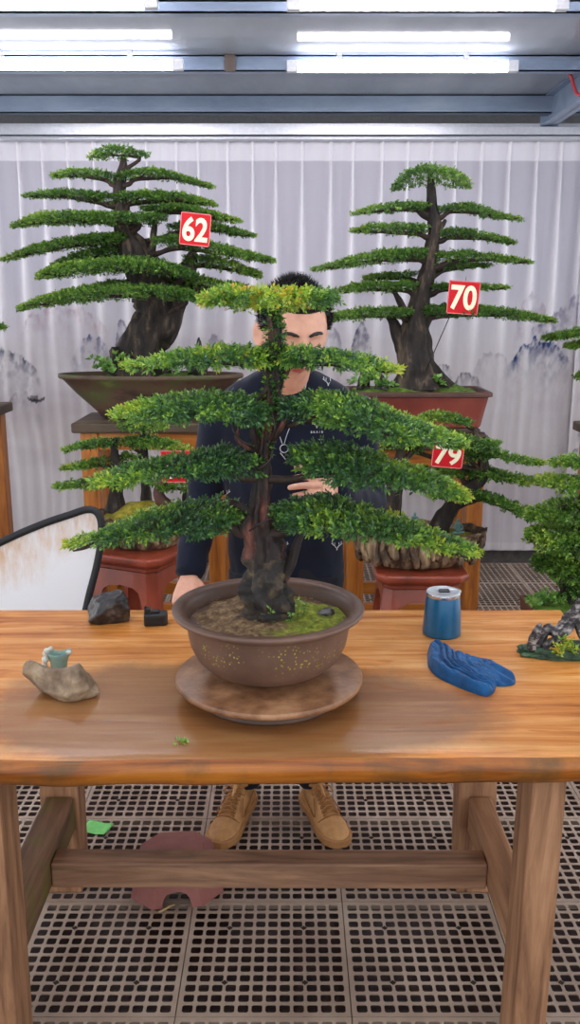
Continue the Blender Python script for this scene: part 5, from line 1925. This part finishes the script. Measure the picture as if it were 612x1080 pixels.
# ================================================================== THE MAN BEHIND THE TABLE
BX, BY = -.010, 2.545
def loft(rings, seg=28):
    """rings = (centre, half-width vector, half-depth vector)"""
    V, F = [], []
    for c, a, b in rings:
        for j in range(seg):
            t = 2 * PI * j / seg
            V.append(np.array(c) + np.array(a) * math.cos(t) + np.array(b) * math.sin(t))
    m = len(rings)
    for i in range(m - 1):
        for j in range(seg):
            j2 = (j + 1) % seg
            F.append((i * seg + j, i * seg + j2, (i + 1) * seg + j2, (i + 1) * seg + j))
    F.append(tuple(range(seg))[::-1])
    F.append(tuple((m - 1) * seg + j for j in range(seg)))
    return V, F

def torso(grow, z0=.80):
    lv = [(.80, .158, .105, .0), (.90, .158, .112, -.005), (1.00, .160, .115, -.008), (1.10, .176, .118, -.012), (1.18, .190, .120, -.018), (1.25, .198, .112, -.026),
          (1.30, .190, .098, -.038), (1.338, .158, .082, -.052), (1.366, .118, .070, -.064), (1.388, .074, .058, -.074)]
    if z0 < .8:
        lv = [(.72, .150, .105, .0)] + lv
    return loft([((BX, BY + dy, z), (hx + grow, 0, 0), (0, hy + grow, 0)) for z, hx, hy, dy in lv], 36)

SH_R, EL_R, WR_R = np.array([-.186, 2.52, 1.268]), np.array([-.252, 2.555, 1.01]), np.array([-.282, 2.41, .832])
SH_L, EL_L, WR_L = np.array([.170, 2.52, 1.268]), np.array([.222, 2.50, 1.02]), np.array([.112, 2.26, 1.104])
def arm(s, e, w, grow, r=(.056, .046, .040, .036, .027)):
    return tube([s + np.array([0, 0, .0]), s * .5 + e * .5, e, e * .5 + w * .5, w], [k + grow for k in r], 40, 18)
HIP = .80
AN_L, AN_R = np.array([-.138, 2.60, .085]), np.array([.066, 2.60, .085])
KN_L, KN_R = np.array([-.112, 2.535, .45]), np.array([.060, 2.535, .45])
def legs_geo(grow):
    g = []
    for s, k, a in ((np.array([-.088, BY, .80]), KN_L, AN_L), (np.array([.068, BY, .80]), KN_R, AN_R)):
        g.append(tube([s, s * .5 + k * .5, k, k * .5 + a * .5, a], [.082 + grow, .070 + grow, .052 + grow, .047 + grow, .034 + grow], 40, 18))
    return g

# ---- head: one closed surface with brow, sockets, nose, lips and chin; +x his left, -y the face
HEAD_C = np.array([.008, 2.315, 1.502])
HEAD_M = Matrix.Translation(HEAD_C) @ Matrix.Rotation(R(16), 4, 'Z') @ Matrix.Rotation(R(20), 4, 'X')
HEAD_S = 1.04
def G(x, z, x0, z0, sx, sz):
    return math.exp(-((x - x0) / sx) ** 2 - ((z - z0) / sz) ** 2)
def head_point(d, grow=0.0):
    """d: unit direction; returns point of the head surface"""
    x, y, z = d
    w, dep, up = .077, .094, .118
    px, py, pz = x * w, y * dep, z * up
    if pz < 0:
        k = min(1, -pz / .118)
        px *= 1 - .30 * k ** 1.3                                  # jaw narrows
        if py > 0:
            py *= 1 - .55 * k                                     # nape
        else:
            py *= 1 - .05 * k
    if pz > 0:
        px *= 1 + .05 * math.sin(min(1, pz / .1) * PI)
    front = max(0.0, -y)
    f = min(1, front * 1.6) ** 1.2
    if py < 0:
        py = -(abs(py) ** .9) * (.094 ** .1) * (1 - .03 * f)      # flatter face
    o = 0.0
    o += .025 * G(px, pz, 0, -.034, .0125, .014) + .014 * G(px, pz, 0, -.012, .009, .026)     # nose
    o += .008 * (G(px, pz, .011, -.039, .007, .007) + G(px, pz, -.011, -.039, .007, .007))    # wings
    o += .004 * (G(px, pz, .030, .026, .020, .009) + G(px, pz, -.030, .026, .020, .009))      # brow
    o -= .012 * (G(px, pz, .031, .004, .017, .013) + G(px, pz, -.031, .004, .017, .013))      # sockets
    o += .0085 * (G(px, pz, .032, .002, .013, .009) + G(px, pz, -.032, .002, .013, .009))     # lids
    o += .004 * (G(px, pz, .040, -.030, .020, .020) + G(px, pz, -.040, -.030, .020, .020))    # cheeks
    o += .0065 * G(px, pz, 0, -.064, .020, .0045) + .0075 * G(px, pz, 0, -.076, .017, .005) - .004 * G(px, pz, 0, -.070, .022, .0022)   # lips
    o -= .003 * G(px, pz, 0, -.087, .02, .005)
    o += .008 * G(px, pz, 0, -.102, .020, .013)                   # chin
    py -= o * f
    if pz < -.072:
        pz = -.072 + (pz + .072) * .62                            # short chin
    if grow:
        n = Vector((x / w, y / dep, z / up)).normalized()
        px, py, pz = px + n.x * grow, py + n.y * grow, pz + n.z * grow
    return Vector((px, py, pz))
def head_geo():
    nu, nv = 120, 90
    V, F = [], []
    for i in range(nv + 1):
        th = PI * i / nv
        for j in range(nu):
            ph = 2 * PI * j / nu
            V.append(HEAD_M @ (head_point((math.sin(th) * math.cos(ph), math.sin(th) * math.sin(ph), math.cos(th))) * HEAD_S))
    for i in range(nv):
        for j in range(nu):
            j2 = (j + 1) % nu
            F.append((i * nu + j, (i + 1) * nu + j, (i + 1) * nu + j2, i * nu + j2))
    return V, F
def ear(s):
    def fn(p):
        # thin shell with a raised rim and a hollow
        q = p.copy()
        if q.x * s > 0:
            rr = (q.y ** 2 + q.z ** 2)
            q.x -= s * .9 * math.exp(-rr * 3.0)
        return q
    g = ico(3, (0, 0, 0), (.010, .020, .034), fn)
    M = HEAD_M @ Matrix.Translation((s * .084 * HEAD_S, .008, -.012)) @ Matrix.Rotation(R(-34 * s), 4, 'Z') @ Matrix.Rotation(R(-8), 4, 'X')
    return xform(g, M)

# ---- hands
def finger(base, d, n, lens, curls, r, side=None):
    """three-joint finger; d = direction, n = towards the palm (curl axis from d x n)"""
    d, n = Vector(d).normalized(), Vector(n).normalized()
    ax = d.cross(n).normalized()
    pts = [Vector(base) - d * .012, Vector(base)]
    cur = d.copy()
    for l, c in zip(lens, curls):
        cur = Matrix.Rotation(c, 3, ax) @ cur
        pts.append(pts[-1] + cur * l)
    rad = [r * 1.05, r * 1.05, r, r * .92, r * .78]
    return tube([tuple(p) for p in pts], rad, 26, 12)
def hand(w, d, n, curl, spread=.10, s=1.0, right=True, thumb=(0.6, .5)):
    """w wrist, d pointing direction, n palm normal"""
    w, d, n = Vector(tuple(w)), Vector(d).normalized(), Vector(n).normalized()
    n = (n - d * n.dot(d)).normalized()
    x = d.cross(n).normalized() * (1 if right else -1)            # towards the thumb side
    g = []
    rings = []
    for k, hw, hd in ((-.02, .026, .020), (0, .026, .019), (.025, .033, .0175), (.055, .040, .0155), (.080, .041, .013), (.090, .038, .010)):
        c = w + d * (k * s)
        rings.append((tuple(c), tuple(x * hw * s), tuple(n * hd * s)))
    g.append(loft(rings, 20))
    lens = [(.040, .024, .020), (.044, .028, .021), (.041, .026, .020), (.032, .020, .018)]
    offs = [.029, .0095, -.0095, -.028]
    for k in range(4):
        b = w + d * ((.085 - (.004 if k in (0, 2) else .010 if k == 3 else 0)) * s) + x * (offs[k] * s)
        dd = (d + x * (offs[k] * spread * 30)).normalized()
        cu = [c * (1 + .08 * k) for c in curl]
        g.append(finger(b, dd, n, [l * s for l in lens[k]], cu, (.0088 - .0007 * (k == 3)) * s))
    # thumb leaves the side of the palm near its base
    b = w + d * (.026 * s) + x * (.030 * s) + n * (.006 * s)
    td = (d * .75 + x * .62 + n * thumb[0]).normalized()
    tn = (n * .7 - x * .8).normalized()
    g.append(finger(b, td, tn, [.036 * s, .030 * s, .024 * s], [.05, thumb[1] * .6, thumb[1]], .0105 * s))
    return g
def wrist_dir(e, w):
    v = w - e
    return v / np.linalg.norm(v)

hand_r = hand(WR_R + np.array([0, -.004, -.006]), (-.04, -.62, -.42), (.30, .35, -.9), (.55, .85, .6), right=True, s=1.0, thumb=(.3, .3))
hand_l = hand(WR_L + np.array([-.004, -.006, .002]), (-.38, -.85, .20), (-.85, .35, -.2), (.45, .75, .55), right=False, s=.98, thumb=(.5, .35))
neck = tube([(BX, BY - .065, 1.28), (BX + .002, 2.44, 1.36), (.006, 2.37, 1.435), (.008, 2.34, 1.50)], [.062, .056, .054, .056], 20, 24)
# the whole body as one surface
bp_ = [head_geo(), ear(1), ear(-1), neck, torso(-.012, .7), arm(SH_R, EL_R, WR_R, -.006), arm(SH_L, EL_L, WR_L, -.006)] + legs_geo(-.006) + hand_r + hand_l
for a in (AN_L, AN_R):
    sx = -1 if a[0] < 0 else 1
    bp_.append(tube([a + np.array([0, .03, -.02]), a + np.array([sx * .02, -.06, -.045]), a + np.array([sx * .040, -.13, -.050])], [.026, .022, .016], 14, 12))
man = thing('person', 'man in a navy sweater bending over the big tree from behind the workbench', 'person', (BX, BY, 0))
M_skin, nt_, b_ = newmat('skin')
at_ = nt_.nodes.new('ShaderNodeAttribute')
at_.attribute_name = 'lip'
n_ = noise_tex(nt_, coords(nt_), 40, 4)
sk_ = ramp(nt_, n_, [(.3, srgb(216, 158, 134)), (.7, srgb(232, 178, 152))])
nt_.links.new(mixc(nt_, at_.outputs['Fac'], sk_, srgb(190, 92, 88)), b_.inputs['Base Color'])
b_.inputs['Roughness'].default_value = .5
b_.inputs['Subsurface Weight'].default_value = .12
b_.inputs['Subsurface Radius'].default_value = (.01, .004, .002)
body = remesh(join(*bp_), .0026, 2, .4)
HI = HEAD_M.inverted()
lip = np.zeros(len(body.vertices), np.float32)
for i, v in enumerate(body.vertices):
    q = HI @ v.co
    if q.length < .16 and q.y < -.05:
        q = q / HEAD_S
        lip[i] = min(1, G(q.x, q.z, 0, -.0695, .021, .0085) * 1.5) * (abs(q.z + .0695) < .014) + .30 * G(q.x, q.z, 0, -.036, .02, .012)
body.attributes.new('lip', 'FLOAT', 'POINT').data.foreach_set('value', lip)
body.materials.append(M_skin)
body.polygons.foreach_set('use_smooth', [True] * len(body.polygons))
link_mesh('body', body, man)

# ---- clothes
def fabric(name, c0, c1, sc=900):
    m, nt, b = newmat(name)
    n = noise_tex(nt, coords(nt), 12, 4)
    c = ramp(nt, n, [(.3, c0), (.7, c1)])
    nt.links.new(c, b.inputs['Base Color'])
    b.inputs['Roughness'].default_value = .85
    b.inputs['Sheen Weight'].default_value = .08
    b.inputs['Specular IOR Level'].default_value = .2
    bump(nt, b, noise_tex(nt, coords(nt), sc, 2), .25, .001)
    return m
M_sweat = fabric('navy_knit', srgb(13, 18, 33), srgb(21, 28, 46))
M_trous = fabric('black_trousers', srgb(22, 24, 32), srgb(32, 34, 42))
def cloth_noise(me, amp, freq, seed=0):
    co = np.empty(len(me.vertices) * 3)
    no = np.empty(len(me.vertices) * 3)
    me.vertices.foreach_get('co', co)
    me.vertices.foreach_get('normal', no)
    co, no = co.reshape(-1, 3), no.reshape(-1, 3)
    for i in range(len(co)):
        q = Vector((co[i][0] * freq + seed, co[i][1] * freq, co[i][2] * freq * .7 + co[i][0] * freq * .6))
        co[i] += no[i] * amp * (mnoise.noise(q) + .5 * mnoise.noise(q * 2.1))
    me.vertices.foreach_set('co', co.ravel())
    me.update()
collar = tube([(BX, BY - .070, 1.33), (BX + .002, 2.455, 1.385), (.000, 2.432, 1.418)], [.088, .070, .062], 12, 28)
cuff = lambda e, w, r: tube([w - (w - e) / np.linalg.norm(w - e) * .05, w - (w - e) / np.linalg.norm(w - e) * .002], [r + .004, r], 6, 18)
sw = remesh(join(torso(.010), arm(SH_R, EL_R, WR_R, .012), arm(SH_L, EL_L, WR_L, .012), collar), .0055, 14, .6)
cloth_noise(sw, .006, 11)
sw.materials.append(M_sweat)
sw.polygons.foreach_set('use_smooth', [True] * len(sw.polygons))
bv_co = [v.co.copy() for v in sw.vertices]
bv_f = [tuple(p.vertices) for p in sw.polygons]
BV = BVHTree.FromPolygons(bv_co, bv_f)
sweater = link_mesh('sweater', sw, man)
for s_, e_, w_ in ((SH_R, EL_R, WR_R), (SH_L, EL_L, WR_L)):
    obj('cuff', cuff(e_, w_ + (w_ - e_) * .02, .038), M_sweat, sweater)
obj('neckband', tube(np.array([(.000 + .063 * math.cos(a), 2.432 + .063 * math.sin(a) * .92, 1.424 + .028 * math.sin(a)) for a in np.linspace(0, 2 * PI, 40)]), [.006] * 40, 60, 8), M_sweat, sweater)
tr_ = remesh(join(*legs_geo(.012), loft([((BX, BY, z), (hx, 0, 0), (0, hy, 0)) for z, hx, hy in ((.72, .150, .112), (.80, .160, .118), (.86, .160, .114))], 32)), .0065, 4, .5)
cloth_noise(tr_, .006, 13, 4)
tr_.materials.append(M_trous)
tr_.polygons.foreach_set('use_smooth', [True] * len(tr_.polygons))
link_mesh('trousers', tr_, man)

# ---- hair: cap over the skull plus short standing strands
M_hair, nt_, b_ = newmat('black_hair')
b_.inputs['Base Color'].default_value = (*srgb(24, 22, 24), 1)
b_.inputs['Roughness'].default_value = .5
def in_hair(d):
    x, y, z = d
    line = .60 if y < 0 else .60 - 1.1 * y                        # hairline: high in front, low at the nape
    if y < .15:
        line = .60 - .45 * max(0, abs(x) - .66) / .28 * (1 if y > -.35 else .5)
        if abs(x) > .80:
            line = min(line, .05 + .9 * max(0, -y - .15))
    return z - line
def hair_cap():
    nu, nv = 110, 80
    V, F, keep = [], [], {}
    for i in range(nv + 1):
        th = PI * .80 * i / nv
        for j in range(nu):
            ph = 2 * PI * j / nu
            d = (math.sin(th) * math.cos(ph), math.sin(th) * math.sin(ph), math.cos(th))
            h = in_hair(d)
            gr = .011 * min(1, max(0, (h + .02) * 9)) - .002
            V.append(HEAD_M @ (head_point(d, gr) * HEAD_S))
            keep[(i, j)] = h > -.05
    for i in range(nv):
        for j in range(nu):
            j2 = (j + 1) % nu
            if keep[(i, j)] and keep[(i + 1, j)] and keep[(i, j2)] and keep[(i + 1, j2)]:
                F.append((i * nu + j, (i + 1) * nu + j, (i + 1) * nu + j2, i * nu + j2))
    return V, F
hair = obj('hair', hair_cap(), M_hair, man)
def strands():
    V, F = [], []
    rs = random.Random(4)
    while len(V) < 4 * 5200:
        z = rs.uniform(-.4, 1)
        a = rs.uniform(0, 2 * PI)
        q = math.sqrt(1 - z * z)
        d = (q * math.cos(a), q * math.sin(a), z)
        h = in_hair(d)
        if h < 0:
            continue
        p0 = head_point(d, .004)
        n = Vector((d[0], d[1], d[2])).normalized()
        dirv = (n * 1.0 + Vector((rs.uniform(-.45, .45), rs.uniform(-.45, .45) - .35 * (d[1] < 0), rs.uniform(-.2, .4)))).normalized()
        L = rs.uniform(.014, .026) * min(1, .45 + h * 2.2)
        s = dirv.cross(Vector((rs.uniform(-1, 1), rs.uniform(-1, 1), rs.uniform(-1, 1)))).normalized() * .0011
        b = len(V)
        t = dirv.cross(s).normalized() * .0011
        for k in (p0 + s, p0 - s * .5 + t, p0 - s * .5 - t, p0 + dirv * L):
            V.append(HEAD_M @ (k * HEAD_S))
        F += [(b, b + 1, b + 3), (b + 1, b + 2, b + 3), (b + 2, b, b + 3)]
    return V, F
so = obj('hair_strands', strands(), M_hair, hair, False)
so['kind'] = 'stuff'
def on_face(x, z, lift=.0):
    """point on the face surface at head coordinates x, z"""
    best = None
    for k in range(60):
        y = -1 + k / 60
        pass
    # invert numerically along direction
    lo_, hi_ = None, None
    d = Vector((x / .077, -1.0, z / .118))
    dx, dz = x / .077, z / .118
    for _ in range(14):
        yy = -math.sqrt(max(.02, 1 - min(.97, dx * dx + dz * dz)))
        v = Vector((dx, yy, dz)).normalized()
        p = head_point(v)
        dx += (x - p.x) / .077 * .8
        dz += (z - p.z) / .118 * .8
    p = head_point(v)
    return HEAD_M @ ((p + Vector((0, -lift, 0))) * HEAD_S)
for s in (-1, 1):
    pts = [on_face(s * x, z, .0012) for x, z in ((.013, .022), (.022, .0255), (.034, .0275), (.045, .0245), (.051, .020))]
    obj('eyebrow', tube([tuple(p) for p in pts], [.0024, .0042, .0044, .0036, .0014], 24, 8, rough=.4, freq=160), M_hair, man)
    pts = [on_face(s * x, z, .0008) for x, z in ((.016, -.003), (.024, -.007), (.033, -.0085), (.042, -.006), (.047, -.002))]
    obj('eyelashes', tube([tuple(p) for p in pts], [.0004, .0008, .0010, .0009, .0005], 20, 6), M_hair, man)
obj('mouth_line', tube([tuple(on_face(x, z, .0004)) for x, z in ((-.021, -.071), (-.010, -.0695), (0, -.0705), (.010, -.0695), (.021, -.071))], [.0006, .0011, .0012, .0011, .0006], 20, 6), plain('lip_line', srgb(110, 48, 48), .5), man)

# ---- marks stitched on the sweater: small white antler emblems, and the chain
M_white = plain('white_print', srgb(220, 222, 228), .6)
M_silver = plain('silver', srgb(196, 198, 204), .3, .8)
CAMP = Vector((0, 0, CAM_H))
def on_sweater(px, py, lift=.0015):
    q = Vector(tuple(P(px, py, 2.0)))
    d = (q - CAMP).normalized()
    h = BV.ray_cast(CAMP, d)
    if h[0] is None:
        return None
    return h[0] + h[1] * lift if h[1].dot(d) < 0 else h[0] - h[1] * lift
def emblem(px, py, s):
    """stag's head in a few strokes: two antlers over a small wedge face"""
    st_ = [[(-.1, .45), (-.35, .15), (-.75, -.15), (-.85, -.75)], [(-.45, .08), (-.40, -.55)], [(-.70, -.12), (-1.05, -.35)],
           [(.1, .45), (.35, .15), (.75, -.15), (.85, -.75)], [(.45, .08), (.40, -.55)], [(.70, -.12), (1.05, -.35)],
           [(-.28, .35), (-.1, .50), (0, .95), (.1, .50), (.28, .35)]]
    g = []
    for l in st_:
        w = [on_sweater(px + x * s, py + y * s) for x, y in l]
        if any(q is None for q in w):
            continue
        g.append(tube([tuple(q) for q in w], [.0008] * len(w), 12, 5))
    if g:
        obj('stag_emblem', join(*g), M_white, sweater)
for (px, py, s) in ((249, 402, 5.5), (346, 402, 5.5), (334, 447, 5), (355, 575, 5.5), (299, 575, 5), (238, 520, 5)):
    emblem(px, py, s)
# line of tiny capitals under the chest emblem
def letters(txt, px, py, hpx, step):
    S = {'B': [[(0, 0), (0, 1)], [(0, 0), (.6, .25), (0, .5), (.7, .75), (0, 1)]], 'R': [[(0, 1), (0, 0), (.6, .25), (0, .5), (.6, 1)]], 'A': [[(0, 1), (.35, 0), (.7, 1)], [(.15, .6), (.55, .6)]],
         'I': [[(.3, 0), (.3, 1)]], 'D': [[(0, 0), (0, 1), (.6, .7), (.6, .3), (0, 0)]], 'O': [[(.3, 0), (.6, .5), (.3, 1), (0, .5), (.3, 0)]]}
    g = []
    for k, ch in enumerate(txt):
        for l in S[ch]:
            w = [on_sweater(px + k * step + x * hpx, py + y * hpx) for x, y in l]
            if all(q is not None for q in w):
                g.append(tube([tuple(q) for q in w], [.0006] * len(w), 8, 4))
    if g:
        obj('chest_lettering', join(*g), M_white, sweater)
letters('BRAID', 328, 454.5, 2.2, 2.8)
def chain(pts):
    out = []
    for px, py in pts:
        q = on_sweater(px, py, .004)
        if q is not None:
            out.append(tuple(q))
    return out
ch = chain([(323, 403), (320, 415), (314, 430), (308, 445), (303, 458), (300, 468)])
if len(ch) > 2:
    c_ = catmull(ch, 60)
    nk = obj('necklace', tube(c_, [.0011] * 60, 60, 5), M_silver, man)
    for q in c_[::3]:
        pass
    obj('pendant', tube([(c_[-1][0] + .011 * math.sin(a), c_[-1][1] - .004, c_[-1][2] - .012 + .011 * math.cos(a)) for a in np.linspace(0, 2 * PI, 20)], [.0013] * 20, 30, 6), M_silver, nk)
    obj('pendant_bar', tube([(c_[-1][0] - .010, c_[-1][1] - .003, c_[-1][2] - .024), (c_[-1][0] + .004, c_[-1][1] - .004, c_[-1][2] - .042)], [.0018, .0012], 8, 6), M_silver, nk)
ch = chain([(283, 408), (285, 422), (289, 440), (294, 456), (298, 468)])
if len(ch) > 2:
    obj('necklace', tube(catmull(ch, 50), [.0011] * 50, 50, 5), M_silver, man)

# ---- shoes: tan leather low trainers
M_tan = noisy('tan_leather', [(.3, srgb(168, 118, 70)), (.6, srgb(208, 156, 100)), (.8, srgb(222, 176, 122))], 14, .6, bump_s=.15)
M_sole = plain('tan_sole', srgb(176, 126, 76), .6)
M_lace = plain('tan_laces', srgb(160, 110, 62), .8)
def shoe(toe, heel, label):
    toe, heel = np.array(toe), np.array(heel)
    L = np.linalg.norm(toe - heel)
    ang = math.atan2(toe[1] - heel[1], toe[0] - heel[0])
    M = Matrix.Translation((*heel, 0)) @ Matrix.Rotation(ang, 4, 'Z')
    # x runs heel -> toe
    def outline(t):
        return np.interp(t, [0, .06, .2, .4, .6, .75, .88, .96, 1], [.018, .031, .036, .035, .042, .047, .042, .028, .010])
    def top(t):
        return np.interp(t, [0, .05, .15, .3, .42, .55, .7, .82, .93, 1], [.070, .092, .098, .094, .098, .086, .066, .058, .046, .030])
    n, seg = 44, 26
    V, F = [], []
    for i in range(n):
        t = i / (n - 1)
        hw, h = outline(t), top(t)
        for j in range(seg):
            a = 2 * PI * j / seg
            ca, sa = math.cos(a), math.sin(a)
            y = hw * np.sign(ca) * abs(ca) ** .75 * (1 - .42 * max(0, sa) * (1 if t < .5 else .8))
            z = .022 + (h - .022) * max(0, sa) ** .8 if sa > 0 else .022 - .004 * abs(sa)
            V.append((t * L, y, z))
    for i in range(n - 1):
        for j in range(seg):
            j2 = (j + 1) % seg
            F.append((i * seg + j, i * seg + j2, (i + 1) * seg + j2, (i + 1) * seg + j))
    F += [tuple(range(seg))[::-1], tuple((n - 1) * seg + j for j in range(seg))]
    s = obj('shoe', xform((V, F), M), M_tan, man)
    s['label'] = label
    poly = [(t * (L + .012) - .006, outline(min(1, max(0, t))) + .005) for t in np.linspace(0, 1, 26)]
    poly += [(x, -y) for x, y in poly[::-1]]
    obj('sole', xform(prism(poly[::-1], .0008, .026), M), M_sole, s, False, bevel=.004)
    # toe cap seam, lace panel, laces, collar, swoosh-like side seams
    obj('toe_seam', xform(tube([(L * .70, -.040, .040), (L * .74, -.022, .060), (L * .745, 0, .0655), (L * .74, .022, .060), (L * .70, .040, .040)], [.0018] * 5, 24, 6), M), M_lace, s)
    for k in range(6):
        t = .43 + .048 * k
        z = top(t) + .0035
        w_ = .020 + .001 * k
        obj('lace', xform(tube([(L * t, -w_, z - .010), (L * (t + .012), -w_ * .4, z), (L * (t + .030), w_ * .4, z - .002), (L * (t + .040), w_, z - .013)], [.0026] * 4, 14, 6), M), M_lace, s)
        obj('lace', xform(tube([(L * t, w_, z - .010), (L * (t + .012), w_ * .4, z + .001), (L * (t + .030), -w_ * .4, z - .001), (L * (t + .040), -w_, z - .013)], [.0026] * 4, 14, 6), M), M_lace, s)
    for q in (-1, 1):
        obj('lace_loop', xform(tube([(L * .43, q * .004, top(.43) + .004), (L * .42, q * .024, top(.43) + .012), (L * .47, q * .034, top(.43) - .004), (L * .46, q * .014, top(.45) + .004)], [.0024] * 4, 20, 6), M), M_lace, s)
        obj('side_panel', xform(tube([(L * .18, q * .034, .060), (L * .40, q * .037, .040), (L * .62, q * .043, .046), (L * .46, q * .028, .078)], [.0018] * 4, 24, 6), M), M_lace, s)
    obj('collar', xform(tube(np.array([(L * (.20 + .155 * math.cos(a)), .026 * math.sin(a), .094 + .006 * math.cos(a) * (1 if math.cos(a) > 0 else -.6)) for a in np.linspace(0, 2 * PI, 30)]), [.0065] * 30, 40, 8), M), M_sole, s)
    obj('tongue', xform(tube([(L * .50, 0, .080), (L * .40, 0, .100), (L * .365, 0, .118)], [.018, .019, .014], 14, 14, flat=(.35, 1.0)), M), M_tan, s)
shoe((-.216, 2.36), (-.134, 2.64), 'tan lace-up trainer on the left in the photo')
shoe((.152, 2.365), (.056, 2.64), 'tan lace-up trainer on the right in the photo')
